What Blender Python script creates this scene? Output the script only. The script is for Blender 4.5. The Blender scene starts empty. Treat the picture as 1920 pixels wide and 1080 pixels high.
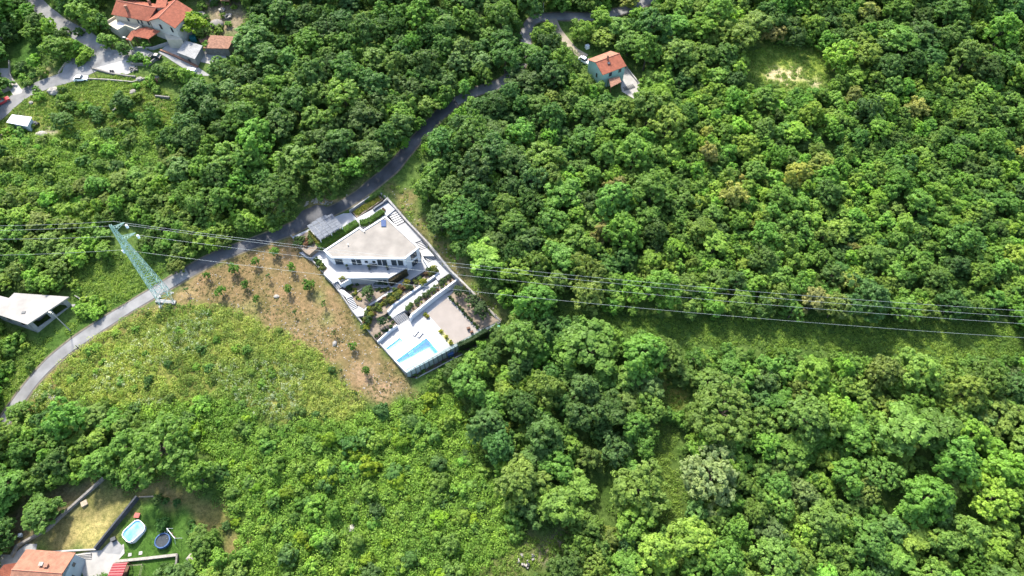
import bpy, bmesh, math, random
import numpy as np
from mathutils import Vector
R = math.radians
C = bpy.context.scene.collection
rng = np.random.default_rng(7)
random.seed(7)

# ------------------------------------------------------------------ camera, sky, sun, exposure
CAMZ, TH, F = 150.0, R(34.5), 1280.0            # drone height over the middle of the view, tilt off straight down, focal length in px of a 1920 frame
cd = bpy.data.cameras.new('camera'); cam = bpy.data.objects.new('camera', cd); C.objects.link(cam)
cd.sensor_width = 36.0; cd.lens = 36.0 * F / 1920.0
cd.clip_start = 1.0; cd.clip_end = 6000
cam.location = (0, 0, CAMZ); cam.rotation_euler = (TH, 0, 0)
sc = bpy.context.scene; sc.camera = cam
SUN_AZ, SUN_EL = math.atan2(-0.39, 0.92), R(50)   # the sun stands beyond the scene, a little to the left
w = bpy.data.worlds.new('World'); sc.world = w; w.use_nodes = True
nt = w.node_tree; sky = nt.nodes.new('ShaderNodeTexSky'); sky.sky_type = 'NISHITA'; sky.sun_disc = False
sky.sun_elevation = SUN_EL; sky.sun_rotation = SUN_AZ
sky.air_density = 1.0; sky.dust_density = 2.0
bg = nt.nodes['Background']; nt.links.new(sky.outputs[0], bg.inputs[0]); bg.inputs[1].default_value = 0.15
sd = bpy.data.lights.new('sun', 'SUN'); sd.energy = 3.15; sd.angle = R(5); sd.color = (1, 0.95, 0.86)
sun = bpy.data.objects.new('sun', sd); C.objects.link(sun)
sv = Vector((math.sin(SUN_AZ) * math.cos(SUN_EL), math.cos(SUN_AZ) * math.cos(SUN_EL), math.sin(SUN_EL)))
sun.rotation_euler = sv.to_track_quat('Z', 'Y').to_euler(); sun.location = (-40, 120, 200)
sc.view_settings.view_transform = 'Standard'; sc.view_settings.look = 'None'
sc.view_settings.exposure = 1.68; sc.view_settings.gamma = 1.0

# ------------------------------------------------------------------ terrain and pixel -> place
ct, st = math.cos(TH), math.sin(TH)
def hz(x, y):
    s = 0.17 * (np.clip(y, -400, 700) - 104.0)
    m = 1 - np.exp(-(((x + 38) / 36) ** 2 + ((y - 104) / 38) ** 2))
    b = 0.9 * np.sin(x / 23 + 1) * np.cos(y / 29) + 0.5 * np.sin(x / 10.5 + y / 14.0)
    d1, d2 = x + 14, y - 85
    al, pe = d1 * .81 + d2 * .59, -d1 * .59 + d2 * .81          # the ground drops under the pool's retaining wall
    b2 = -1.9 * np.exp(-(al / 17) ** 2 - ((pe + 1.5) / 7) ** 2) + .7 * np.exp(-((x + 46) / 9) ** 2 - ((y - 104) / 12) ** 2)
    return s + b * m + b2
def ray(px, py):
    u = (px - 960.0) / F; v = (py - 540.0) / F
    return u, st - v * ct, -(ct + v * st)
def P(px, py, z):                      # the point at height z seen at that pixel
    d = ray(px, py); t = (z - CAMZ) / d[2]
    return Vector((d[0] * t, d[1] * t, z))
def G(px, py, h=0.0):                  # the point h above the ground seen at that pixel
    d = ray(px, py); t = 180.0
    for _ in range(14):
        z = hz(d[0] * t, d[1] * t) + h
        t += (z - CAMZ - d[2] * t) / (d[2] - 0.17 * d[1])
    return Vector((d[0] * t, d[1] * t, float(hz(d[0] * t, d[1] * t) + h)))
def proj(x, y, z):
    dz = z - CAMZ
    dep = y * st - dz * ct; up = y * ct + dz * st
    return 960 + F * x / dep, 540 - F * up / dep
def gz(v): return float(hz(v[0], v[1]))
def inpoly(px, py, poly):
    px = np.asarray(px, float); py = np.asarray(py, float); r = np.zeros(px.shape, bool)
    n = len(poly); j = n - 1
    for i in range(n):
        xi, yi = poly[i]; xj, yj = poly[j]
        if yi != yj:
            c = ((yi > py) != (yj > py)) & (px < (xj - xi) * (py - yi) / (yj - yi) + xi)
            r ^= c
        j = i
    return r
def mp(ox, oy, k): return lambda *pts: [(ox + x * k, oy + y * k) for x, y in pts]
V1 = mp(530, 340, .21875); V2 = mp(620, 500, .2037); K1 = mp(530, 340, 1 / 9); K2 = mp(590, 450, 1 / 9); K3 = mp(680, 570, .13423)
K4 = mp(780, 520, .14815); K5 = mp(190, 400, 1 / 6); K6 = mp(0, 60, .2131); H3 = mp(180, 0, 1 / 6); H4 = mp(0, 0, .26846)
L5 = mp(0, 400, 1 / 3.6); B6 = mp(0, 880, .25); T7 = mp(940, 0, .18519); S7 = mp(330, 430, .3055); U0 = mp(0, 0, 1)

# ------------------------------------------------------------------ materials
def N(nt, t, **k):
    n = nt.nodes.new(t)
    for a, b in k.items(): setattr(n, a, b)
    return n
def mat(name, col, rough=0.7, var=0.25, scale=1.5, bump=0.0, bscale=12.0, spec=0.3, metal=0.0, col2=None):
    k = 1.0 if min(col) > .60 or 'pool' in name or 'car' in name else .72
    col = tuple(c * k for c in col); col2 = tuple(c * k for c in col2) if col2 else None
    m = bpy.data.materials.new(name); m.use_nodes = True; t = m.node_tree; b = t.nodes['Principled BSDF']
    b.inputs['Roughness'].default_value = rough; b.inputs['Metallic'].default_value = metal
    b.inputs['Specular IOR Level'].default_value = spec
    tc = N(t, 'ShaderNodeTexCoord')
    n1 = N(t, 'ShaderNodeTexNoise'); n1.inputs['Scale'].default_value = scale; n1.inputs['Detail'].default_value = 6
    t.links.new(tc.outputs['Object'], n1.inputs['Vector'])
    r = N(t, 'ShaderNodeValToRGB'); e = r.color_ramp.elements
    e[0].position, e[1].position = .3, .72
    c0 = tuple(c * (1 - var) for c in col) if col2 is None else col2
    e[0].color = (*c0, 1); e[1].color = (*[min(1, c * (1 + var * .5)) for c in col], 1)
    t.links.new(n1.outputs['Fac'], r.inputs[0]); t.links.new(r.outputs[0], b.inputs['Base Color'])
    if bump:
        n2 = N(t, 'ShaderNodeTexNoise'); n2.inputs['Scale'].default_value = bscale; n2.inputs['Detail'].default_value = 4
        t.links.new(tc.outputs['Object'], n2.inputs['Vector'])
        bp = N(t, 'ShaderNodeBump'); bp.inputs['Strength'].default_value = bump; bp.inputs['Distance'].default_value = .1
        t.links.new(n2.outputs['Fac'], bp.inputs['Height']); t.links.new(bp.outputs[0], b.inputs['Normal'])
    return m
M = {}
M['asphalt'] = mat('asphalt', (.115, .115, .12), .85, .45, .25, .3, 30)
M['asphalt_old'] = mat('asphalt_old', (.29, .285, .275), .88, .4, .22, .3, 30)
M['concrete'] = mat('concrete', (.36, .355, .34), .85, .22, .8, .2)
M['concrete_pale'] = mat('concrete_pale', (.48, .455, .42), .85, .2, .6, .2)
M['slab_bare'] = mat('slab_bare', (.40, .375, .34), .85, .22, .35, .2)
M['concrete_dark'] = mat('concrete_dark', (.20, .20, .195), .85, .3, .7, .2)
M['white_wall'] = mat('white_wall', (.61, .61, .618), .6, .08, .5)
M['paving'] = mat('paving', (.41, .41, .41), .6, .16, .6, .05)
M['paving_grey'] = mat('paving_grey', (.42, .43, .45), .6, .1, .6, .05)
M['step_stone'] = mat('step_stone', (.54, .54, .535), .6, .1, 1)
M['riser_shade'] = mat('riser_shade', (.10, .10, .11), .7, .2, 1)  # dark tone stands for shade on the pale risers
M['gravel_roof'] = mat('gravel_roof', (.34, .31, .27), .95, .24, .28, .4, 25)
M['gravel_patio'] = mat('gravel_patio', (.33, .29, .255), .95, .1, .5, .3, 25)
M['soil'] = mat('soil', (.27, .215, .16), .95, .35, .9, .5, 8)
M['soil_dark'] = mat('soil_dark', (.13, .10, .07), .95, .35, .9, .5, 8)
M['glass_dark'] = mat('glass_dark', (.035, .05, .06), .12, .2, 2, spec=.6)
M['frame_dark'] = mat('frame_dark', (.07, .075, .08), .5, .1, 2)
M['frame_white'] = mat('frame_white', (.75, .75, .74), .5, .05, 2)
M['panel_grey'] = mat('panel_grey', (.17, .185, .21), .75, .2, 1.1, spec=.2)
M['panel_teal'] = mat('panel_teal', (.50, .56, .56), .5, .2, 1.1)
M['solar'] = mat('solar', (.08, .12, .24), .7, .2, 3, spec=.1)
M['metal_grey'] = mat('metal_grey', (.35, .36, .36), .5, .15, 2, metal=.4)
M['metal_pylon'] = mat('metal_pylon', (.58, .80, .69), .6, .12, 1.5)
M['wire'] = mat('wire', (.52, .56, .54), .45, .1, 1, metal=.3)
M['insulator'] = mat('insulator', (.80, .84, .85), .4, .05, 2)
M['tile_red'] = mat('tile_red', (.42, .135, .075), .85, .28, 1.2, .3, 20)
M['tile_orange'] = mat('tile_orange', (.42, .20, .125), .85, .28, 1.0, .3, 20)
M['tile_old'] = mat('tile_old', (.38, .20, .13), .9, .4, 1.6, .4, 16)
M['red_sheet'] = mat('red_sheet', (.36, .045, .05), .5, .12, 1)
M['tile_ridge'] = mat('tile_ridge', (.56, .22, .14), .85, .2, 2)
M['cream'] = mat('cream', (.62, .55, .42), .8, .12, .8)
M['cream_white'] = mat('cream_white', (.68, .64, .55), .8, .1, .8)
M['pale_blue'] = mat('pale_blue', (.52, .60, .65), .8, .1, .8)
M['mint'] = mat('mint', (.42, .64, .53), .8, .1, .8)
M['stone'] = mat('stone', (.28, .26, .23), .9, .35, 2.2, .5, 6)
M['stone_pale'] = mat('stone_pale', (.42, .385, .33), .9, .3, 1.5, .5, 5)
M['stone_dark'] = mat('stone_dark', (.085, .09, .10), .9, .35, 2.2, .5, 6)  # dark rubble stone; also the painted shade of the wall beside the dry lawn
M['brown_wood'] = mat('brown_wood', (.17, .085, .05), .7, .3, 3)
M['wood_pale'] = mat('wood_pale', (.45, .37, .27), .8, .25, 3)
M['bark'] = mat('bark', (.13, .105, .08), .95, .35, 3, .5, 10)
M['tyre'] = mat('tyre', (.02, .02, .02), .9, .1, 3)
M['rim'] = mat('rim', (.45, .45, .46), .35, .05, 3, metal=.7)
M['car_white'] = mat('car_white', (.78, .79, .80), .25, .03, 1, spec=.6)
M['car_black'] = mat('car_black', (.025, .03, .035), .22, .1, 1, spec=.6)
M['car_red'] = mat('car_red', (.38, .03, .04), .25, .05, 1, spec=.6)
M['car_silver'] = mat('car_silver', (.5, .5, .52), .3, .05, 1, metal=.4)
M['lamp'] = mat('lamp', (.75, .72, .6), .3, .05, 3)
M['lamp_red'] = mat('lamp_red', (.4, .02, .02), .3, .05, 3)
M['teal_box'] = mat('teal_box', (.03, .17, .18), .5, .2, 2)
M['green_plastic'] = mat('green_plastic', (.05, .30, .17), .5, .15, 2)
M['blue_plastic'] = mat('blue_plastic', (.05, .12, .28), .5, .15, 2)
M['black_net'] = mat('black_net', (.05, .06, .07), .8, .2, 3)
M['terracotta'] = mat('terracotta', (.38, .17, .10), .8, .2, 3)
M['pool_blue'] = mat('pool_blue', (.22, .62, .78), .4, .08, 1.2)
M['pool_floor'] = mat('pool_floor', (.32, .68, .79), .5, .03, 1.0)
M['pool_side'] = mat('pool_side', (.10, .58, .72), .4, .06, 1.0)
M['pool_mid'] = mat('pool_mid', (.16, .45, .72), .45, .15, 2.0)
M['white_fabric'] = mat('white_fabric', (.78, .78, .78), .8, .05, 3)
M['flower'] = mat('flower', (.6, .58, .45), .8, .2, 3)
def water(name, tint):
    m = bpy.data.materials.new(name); m.use_nodes = True; t = m.node_tree; t.nodes.clear()
    o = N(t, 'ShaderNodeOutputMaterial'); tr = N(t, 'ShaderNodeBsdfTransparent'); gl = N(t, 'ShaderNodeBsdfGlossy')
    tr.inputs[0].default_value = (*tint, 1); gl.inputs['Roughness'].default_value = .06
    lw = N(t, 'ShaderNodeLayerWeight'); pw = N(t, 'ShaderNodeMath', operation='POWER'); pw.inputs[1].default_value = 4; t.links.new(lw.outputs['Facing'], pw.inputs[0])
    fr = N(t, 'ShaderNodeMath', operation='MULTIPLY_ADD'); fr.inputs[1].default_value = .6; fr.inputs[2].default_value = .025; t.links.new(pw.outputs[0], fr.inputs[0])
    nz = N(t, 'ShaderNodeTexNoise'); nz.inputs['Scale'].default_value = 2.2
    bp = N(t, 'ShaderNodeBump'); bp.inputs['Strength'].default_value = .12; t.links.new(nz.outputs[0], bp.inputs['Height'])
    t.links.new(bp.outputs[0], gl.inputs['Normal'])
    mx = N(t, 'ShaderNodeMixShader'); t.links.new(fr.outputs[0], mx.inputs[0]); t.links.new(tr.outputs[0], mx.inputs[1]); t.links.new(gl.outputs[0], mx.inputs[2])
    t.links.new(mx.outputs[0], o.inputs[0]); return m
M['water'] = water('water', (.90, .985, 1.0))
M['water_pale'] = water('water_pale', (.8, .95, 1.0))
def glassy(name, tint, a):
    m = water(name, tint); m.node_tree.nodes['Noise Texture'].inputs['Scale'].default_value = .2
    return m
M['glass_rail'] = glassy('glass_rail', (.80, .88, .88), 0)
def foliage(name, src):                # leaf: reflecting and letting light through; colour from the object or from each leaf
    m = bpy.data.materials.new(name); m.use_nodes = True; t = m.node_tree; b = t.nodes['Principled BSDF']; o = t.nodes['Material Output']
    if src == 'object': ci = N(t, 'ShaderNodeObjectInfo').outputs['Color']
    elif src == 'inst':
        a = N(t, 'ShaderNodeAttribute'); a.attribute_type = 'INSTANCER'; a.attribute_name = 'tree_colour'; ci = a.outputs['Color']
    else:
        a = N(t, 'ShaderNodeAttribute'); a.attribute_name = 'leaf_colour'; ci = a.outputs['Color']
    g = N(t, 'ShaderNodeNewGeometry')
    mr = N(t, 'ShaderNodeMapRange'); mr.inputs['To Min'].default_value = .74; mr.inputs['To Max'].default_value = 1.26
    t.links.new(g.outputs['Random Per Island'], mr.inputs[0])
    mu = N(t, 'ShaderNodeMix', data_type='RGBA', blend_type='MULTIPLY'); mu.inputs[0].default_value = 1
    vz = [g.outputs['Position']]                     # leaf colour drifts over the hillside and from bough to bough
    for sc_, lo, hi in ((.022, (.82, .88, .94), (1.12, 1.12, 1.06)), (.28, (.80, .85, .88), (1.22, 1.18, 1.08))):
        nz = N(t, 'ShaderNodeTexNoise'); nz.inputs['Scale'].default_value = sc_; nz.inputs['Detail'].default_value = 3; t.links.new(vz[0], nz.inputs['Vector'])
        rp = N(t, 'ShaderNodeValToRGB'); e = rp.color_ramp.elements; e[0].position, e[1].position = .32, .68; e[0].color = (*lo, 1); e[1].color = (*hi, 1); t.links.new(nz.outputs['Fac'], rp.inputs[0])
        m2 = N(t, 'ShaderNodeMix', data_type='RGBA', blend_type='MULTIPLY'); m2.inputs[0].default_value = 1; m2.clamp_result = False; t.links.new(ci, m2.inputs[6]); t.links.new(rp.outputs[0], m2.inputs[7]); ci = m2.outputs[2]
    t.links.new(ci, mu.inputs[6]); t.links.new(mr.outputs[0], mu.inputs[7])
    b.inputs['Roughness'].default_value = .5; b.inputs['Specular IOR Level'].default_value = .16
    t.links.new(mu.outputs[2], b.inputs['Base Color'])
    tl = N(t, 'ShaderNodeBsdfTranslucent'); hs = N(t, 'ShaderNodeMix', data_type='RGBA', blend_type='MULTIPLY'); hs.inputs[0].default_value = 1
    hs.inputs[7].default_value = (1.15, 1.25, .8, 1); t.links.new(mu.outputs[2], hs.inputs[6]); t.links.new(hs.outputs[2], tl.inputs[0])
    mx = N(t, 'ShaderNodeMixShader'); mx.inputs[0].default_value = .48
    t.links.new(b.outputs[0], mx.inputs[1]); t.links.new(tl.outputs[0], mx.inputs[2]); t.links.new(mx.outputs[0], o.inputs[0]); return m
M['leaf'] = foliage('leaf', 'object'); M['leaf_each'] = foliage('leaf_each', 'attr'); M['leaf_inst'] = foliage('leaf_inst', 'inst')

# ------------------------------------------------------------------ object helpers
def tag(o, label=None, cat=None, group=None, kind=None):
    if label: o['label'] = label
    if cat: o['category'] = cat
    if group: o['group'] = group
    if kind: o['kind'] = kind
    return o
def thing(name, label, cat, loc=(0, 0, 0), rz=0.0, group=None):
    o = bpy.data.objects.new(name, None); C.objects.link(o); o.empty_display_size = .3
    o.location = loc; o.rotation_euler = (0, 0, rz); return tag(o, label, cat, group)
def org(o):
    v = Vector((0, 0, 0))
    while o is not None: v = v + o.location; o = o.parent
    return v
class MB:
    def __init__(s): s.v = []; s.f = []
    def add(s, vs, fs):
        k = len(s.v); s.v += [tuple(v) for v in vs]; s.f += [tuple(i + k for i in f) for f in fs]; return s
    def prism(s, poly, z0, z1):                       # poly: xy list, z0/z1 number or list
        n = len(poly)
        a = sum(poly[i][0] * poly[(i + 1) % n][1] - poly[(i + 1) % n][0] * poly[i][1] for i in range(n))
        poly = list(poly)
        fz = lambda z: list(z) if hasattr(z, '__len__') else [z] * n
        z0, z1 = fz(z0), fz(z1)
        if a < 0: poly.reverse(); z0.reverse(); z1.reverse()
        vs = [(p[0], p[1], z0[i]) for i, p in enumerate(poly)] + [(p[0], p[1], z1[i]) for i, p in enumerate(poly)]
        return s.add(vs, [tuple(range(n - 1, -1, -1)), tuple(range(n, 2 * n))] + [(i, (i + 1) % n, n + (i + 1) % n, n + i) for i in range(n)])
    def box(s, c, size, rz=0.0):
        x, y, z = (q / 2 for q in size); cs, sn = math.cos(rz), math.sin(rz)
        p = [(c[0] + a * x * cs - b * y * sn, c[1] + a * x * sn + b * y * cs) for a, b in ((-1, -1), (1, -1), (1, 1), (-1, 1))]
        return s.prism(p, c[2] - z, c[2] + z)
    def tube(s, a, b, r, n=6, r2=None):
        a, b = Vector(a), Vector(b); d = (b - a).normalized(); r2 = r if r2 is None else r2
        q = Vector((0, 0, 1)) if abs(d.z) < .9 else Vector((1, 0, 0)); x = d.cross(q).normalized(); y = d.cross(x)
        vs = []
        for c, rr in ((a, r), (b, r2)):
            vs += [c + x * math.cos(2 * math.pi * i / n) * rr + y * math.sin(2 * math.pi * i / n) * rr for i in range(n)]
        return s.add(vs, [(i, n + i, n + (i + 1) % n, (i + 1) % n) for i in range(n)] + [tuple(range(n)), tuple(range(2 * n - 1, n - 1, -1))])
    def lathe(s, c, prof, n=12, sx=1, sy=1):          # prof: (r, z) bottom to top
        vs = [(c[0] + r * math.cos(2 * math.pi * i / n) * sx, c[1] + r * math.sin(2 * math.pi * i / n) * sy, c[2] + z) for r, z in prof for i in range(n)]
        fs = [(k * n + i, k * n + (i + 1) % n, (k + 1) * n + (i + 1) % n, (k + 1) * n + i) for k in range(len(prof) - 1) for i in range(n)]
        return s.add(vs, fs + [tuple(range(n - 1, -1, -1)), tuple(range((len(prof) - 1) * n, len(prof) * n))])
    def build(s, name, m, parent=None, smooth=False):
        o3 = org(parent) if parent else Vector((0, 0, 0))
        me = bpy.data.meshes.new(name); me.from_pydata([(v[0] - o3.x, v[1] - o3.y, v[2] - o3.z) for v in s.v], [], s.f)
        me.materials.append(M[m] if isinstance(m, str) else m)
        if smooth: me.polygons.foreach_set('use_smooth', [True] * len(me.polygons))
        me.update(); o = bpy.data.objects.new(name, me); C.objects.link(o)
        if parent: o.parent = parent
        return o
def obj_np(name, verts, quads, m, cols=None):         # big mesh from arrays; cols per face
    me = bpy.data.meshes.new(name); nv, nf = len(verts), len(quads)
    me.vertices.add(nv); me.vertices.foreach_set('co', np.asarray(verts, np.float32).ravel())
    me.loops.add(nf * 4); me.loops.foreach_set('vertex_index', np.asarray(quads, np.int32).ravel())
    me.polygons.add(nf); me.polygons.foreach_set('loop_start', np.arange(0, nf * 4, 4, dtype=np.int32))
    try: me.polygons.foreach_set('loop_total', np.full(nf, 4, np.int32))
    except Exception: pass
    me.materials.append(M[m])
    if cols is not None:
        a = me.attributes.new('leaf_colour', 'FLOAT_COLOR', 'FACE')
        a.data.foreach_set('color', np.concatenate([cols, np.ones((nf, 1))], 1).astype(np.float32).ravel())
    me.update(calc_edges=True); me.validate()
    o = bpy.data.objects.new(name, me); C.objects.link(o); return o
def copy_tree(o, parent=None):
    c = o.copy(); C.objects.link(c); c.parent = parent
    for ch in o.children: copy_tree(ch, c)
    return c
def xy(v): return (v[0], v[1])
def at(pts, z): return [xy(P(x, y, z)) for x, y in pts]
def on(pts, h=0.0): return [G(x, y, h) for x, y in pts]
def drape(name, poly, m, lift, step=3.0, kind='structure', label=None, parent=None):   # a sheet that follows the ground
    bm = bmesh.new(); vs = [bm.verts.new((p[0], p[1], 0)) for p in poly]; bm.faces.new(vs)
    xs = [p[0] for p in poly]; ys = [p[1] for p in poly]
    for lo, hi, ax in ((min(xs), max(xs), 0), (min(ys), max(ys), 1)):
        q = lo + step
        while q < hi:
            co = [0, 0, 0]; no = [0, 0, 0]; co[ax] = q; no[ax] = 1
            bmesh.ops.bisect_plane(bm, geom=bm.verts[:] + bm.edges[:] + bm.faces[:], plane_co=co, plane_no=no); q += step
    bmesh.ops.recalc_face_normals(bm, faces=bm.faces[:])
    for v in bm.verts: v.co.z = float(hz(v.co.x, v.co.y)) + lift
    if sum(f.normal.z for f in bm.faces) < 0: bmesh.ops.reverse_faces(bm, faces=bm.faces[:])
    me = bpy.data.meshes.new(name); bm.to_mesh(me); bm.free(); me.materials.append(M[m])
    o = bpy.data.objects.new(name, me); C.objects.link(o)
    if parent: o.parent = parent
    return tag(o, label, kind=kind)
def smooth_line(pts, step=1.5):
    pts = [np.array(p[:2], float) for p in pts]; out = []
    for i in range(len(pts) - 1):
        p0 = pts[max(i - 1, 0)]; p1 = pts[i]; p2 = pts[i + 1]; p3 = pts[min(i + 2, len(pts) - 1)]
        n = max(2, int(np.linalg.norm(p2 - p1) / step))
        for k in range(n):
            t = k / n
            out.append(.5 * (2 * p1 + (p2 - p0) * t + (2 * p0 - 5 * p1 + 4 * p2 - p3) * t * t + (3 * p1 - p0 - 3 * p2 + p3) * t ** 3))
    out.append(pts[-1]); return out
def strip(name, line, width, m, lift, label=None):
    L = smooth_line(line); vs = []; fs = []; ww = 5
    for i, p in enumerate(L):
        d = L[min(i + 1, len(L) - 1)] - L[max(i - 1, 0)]; d /= np.linalg.norm(d) + 1e-9; nrm = np.array((-d[1], d[0]))
        wd = width * (1 + .05 * math.sin(i * .37) + .03 * math.sin(i * 1.3))
        for k in range(ww):
            q = p + nrm * wd * (k / (ww - 1) - .5); vs.append((q[0], q[1], float(hz(q[0], q[1])) + lift))
    for i in range(len(L) - 1):
        for k in range(ww - 1):
            a = i * ww + k; fs.append((a, a + ww, a + ww + 1, a + 1)[::-1])
    mb = MB(); mb.add(vs, fs); o = mb.build(name, m); return tag(o, label, kind='structure')
def wall_line(name, label, pts, th, up, m, down=1.0, cat='wall', cap=None, group=None, step=2.0, follow=True, capm=None):
    """a wall along pts (xy); follow: top = ground+up; else top = up (height)"""
    P_ = []
    for i in range(len(pts) - 1):
        a, b = np.array(pts[i][:2]), np.array(pts[i + 1][:2]); n = max(1, int(np.linalg.norm(b - a) / step))
        for k in range(n): P_.append(a + (b - a) * k / n)
    P_.append(np.array(pts[-1][:2])); vs = []; fs = []
    for i, p in enumerate(P_):
        d = P_[min(i + 1, len(P_) - 1)] - P_[max(i - 1, 0)]; d /= np.linalg.norm(d) + 1e-9; nr = np.array((-d[1], d[0])) * th / 2
        g = float(hz(p[0], p[1])); zt = g + up if follow else up; zb = min(g, zt) - down
        for q, z in ((p - nr, zb), (p + nr, zb), (p + nr, zt), (p - nr, zt)): vs.append((q[0], q[1], z))
    for i in range(len(P_) - 1):
        a = 4 * i
        for k in range(4): fs.append((a + k, a + (k + 1) % 4, a + 4 + (k + 1) % 4, a + 4 + k))
    fs += [(3, 2, 1, 0), tuple(len(vs) - 4 + k for k in range(4))]
    mb = MB(); mb.add(vs, fs)
    o = mb.build(name, m); return tag(o, label, cat, group)

# ------------------------------------------------------------------ zones of the ground (outlines of real patches)
ROAD_PX = [(-60, 880), (5, 795), (25, 765), (52, 728), (85, 690), (122, 657), (160, 630), (205, 600), (255, 569), (312, 535), (352, 511), (400, 485), (450, 465), (500, 447), (545, 430), (582, 412), (622, 396), (665, 372), (700, 345), (733, 318), (755, 293), (780, 263), (800, 241), (830, 210), (855, 190), (892, 172), (940, 155), (972, 128), (986, 95), (986, 62), (1000, 38), (1040, 31), (1110, 31), (1160, 22), (1200, 8), (1240, -14), (1290, -40)]
VIL_PX = [(-60, 262), (0, 212), (30, 186), (60, 168), (100, 153), (140, 140), (175, 125), (198, 108), (190, 92), (160, 70), (125, 52), (95, 30), (62, 0), (30, -40)]
Z_SLOPE = [(325, 560), (345, 525), (420, 482), (500, 455), (548, 440), (600, 505), (650, 565), (700, 640), (768, 714), (775, 745), (735, 748), (690, 758), (650, 722), (600, 668), (550, 632), (500, 607), (440, 580), (400, 572), (350, 572)]
Z_STRIP = [(725, 350), (760, 352), (790, 405), (815, 440), (850, 475), (880, 520), (915, 550), (950, 598), (935, 605), (860, 530), (800, 460)]
Z_MEADOW = [(330, 572), (400, 572), (440, 582), (500, 608), (550, 632), (600, 668), (650, 722), (690, 756), (650, 790), (500, 790), (420, 745), (250, 765), (140, 745), (70, 772), (60, 745), (130, 672), (200, 622), (290, 580)]
Z_BRUSH = [(140, 745), (250, 765), (420, 745), (500, 790), (650, 790), (770, 748), (850, 740), (880, 800), (910, 880), (960, 940), (985, 1000), (870, 1100), (480, 1100), (450, 1040), (430, 960), (400, 860), (330, 800)]
Z_GARDEN_UL = [(0, 290), (0, 220), (60, 178), (150, 148), (230, 140), (300, 165), (335, 195), (330, 240), (230, 270), (120, 285)]
Z_LEFT_LAWN = [(0, 640), (80, 668), (150, 612), (290, 545), (240, 545), (150, 560), (140, 595), (60, 640)]
Z_FIELD_L = [(0, 605), (85, 668), (60, 715), (0, 800)]
Z_CORR = [(1030, 585), (1240, 598), (1600, 600), (1930, 605), (1930, 668), (1760, 668), (1600, 662), (1420, 650), (1260, 640), (1130, 612)]
Z_CLEAR_TR = [(1400, 100), (1440, 85), (1530, 88), (1560, 120), (1545, 165), (1470, 168), (1405, 150)]
Z_GLADE = [(1222, 690), (1262, 720), (1290, 745), (1285, 800), (1262, 850), (1290, 930), (1300, 970), (1215, 1000), (1195, 960), (1225, 850), (1240, 760)]
Z_DRYLAWN = [(195, 900), (258, 938), (190, 1033), (75, 1033), (70, 1020), (130, 962)]
Z_LAWN = [(262, 935), (335, 942), (395, 985), (400, 1040), (320, 1090), (200, 1090), (180, 1040)]
Z_DIRT_BL = [(330, 905), (380, 930), (440, 985), (470, 1030), (440, 1050), (410, 1000), (350, 950), (262, 930), (200, 900), (260, 895)]
Z_DIRT_L = [(0, 985), (60, 930), (150, 905), (195, 900), (130, 962), (60, 1020), (20, 1050), (0, 1060)]
Z_BC = [(870, 1095), (930, 1050), (985, 1000), (1055, 1005), (1045, 1040), (1000, 1070), (980, 1095)]
Z_LIGHT_UL = [(0, 265), (330, 235), (330, 300), (300, 400), (190, 410), (0, 415)]
Z_LAWN_UL = [(20, 60), (75, 70), (80, 110), (40, 145), (20, 130)]
Z_PATCH = [(70, 768), (45, 760), (95, 700), (150, 655), (220, 610), (300, 565), (340, 560), (345, 575), (280, 590), (210, 630), (140, 680)]
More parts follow.
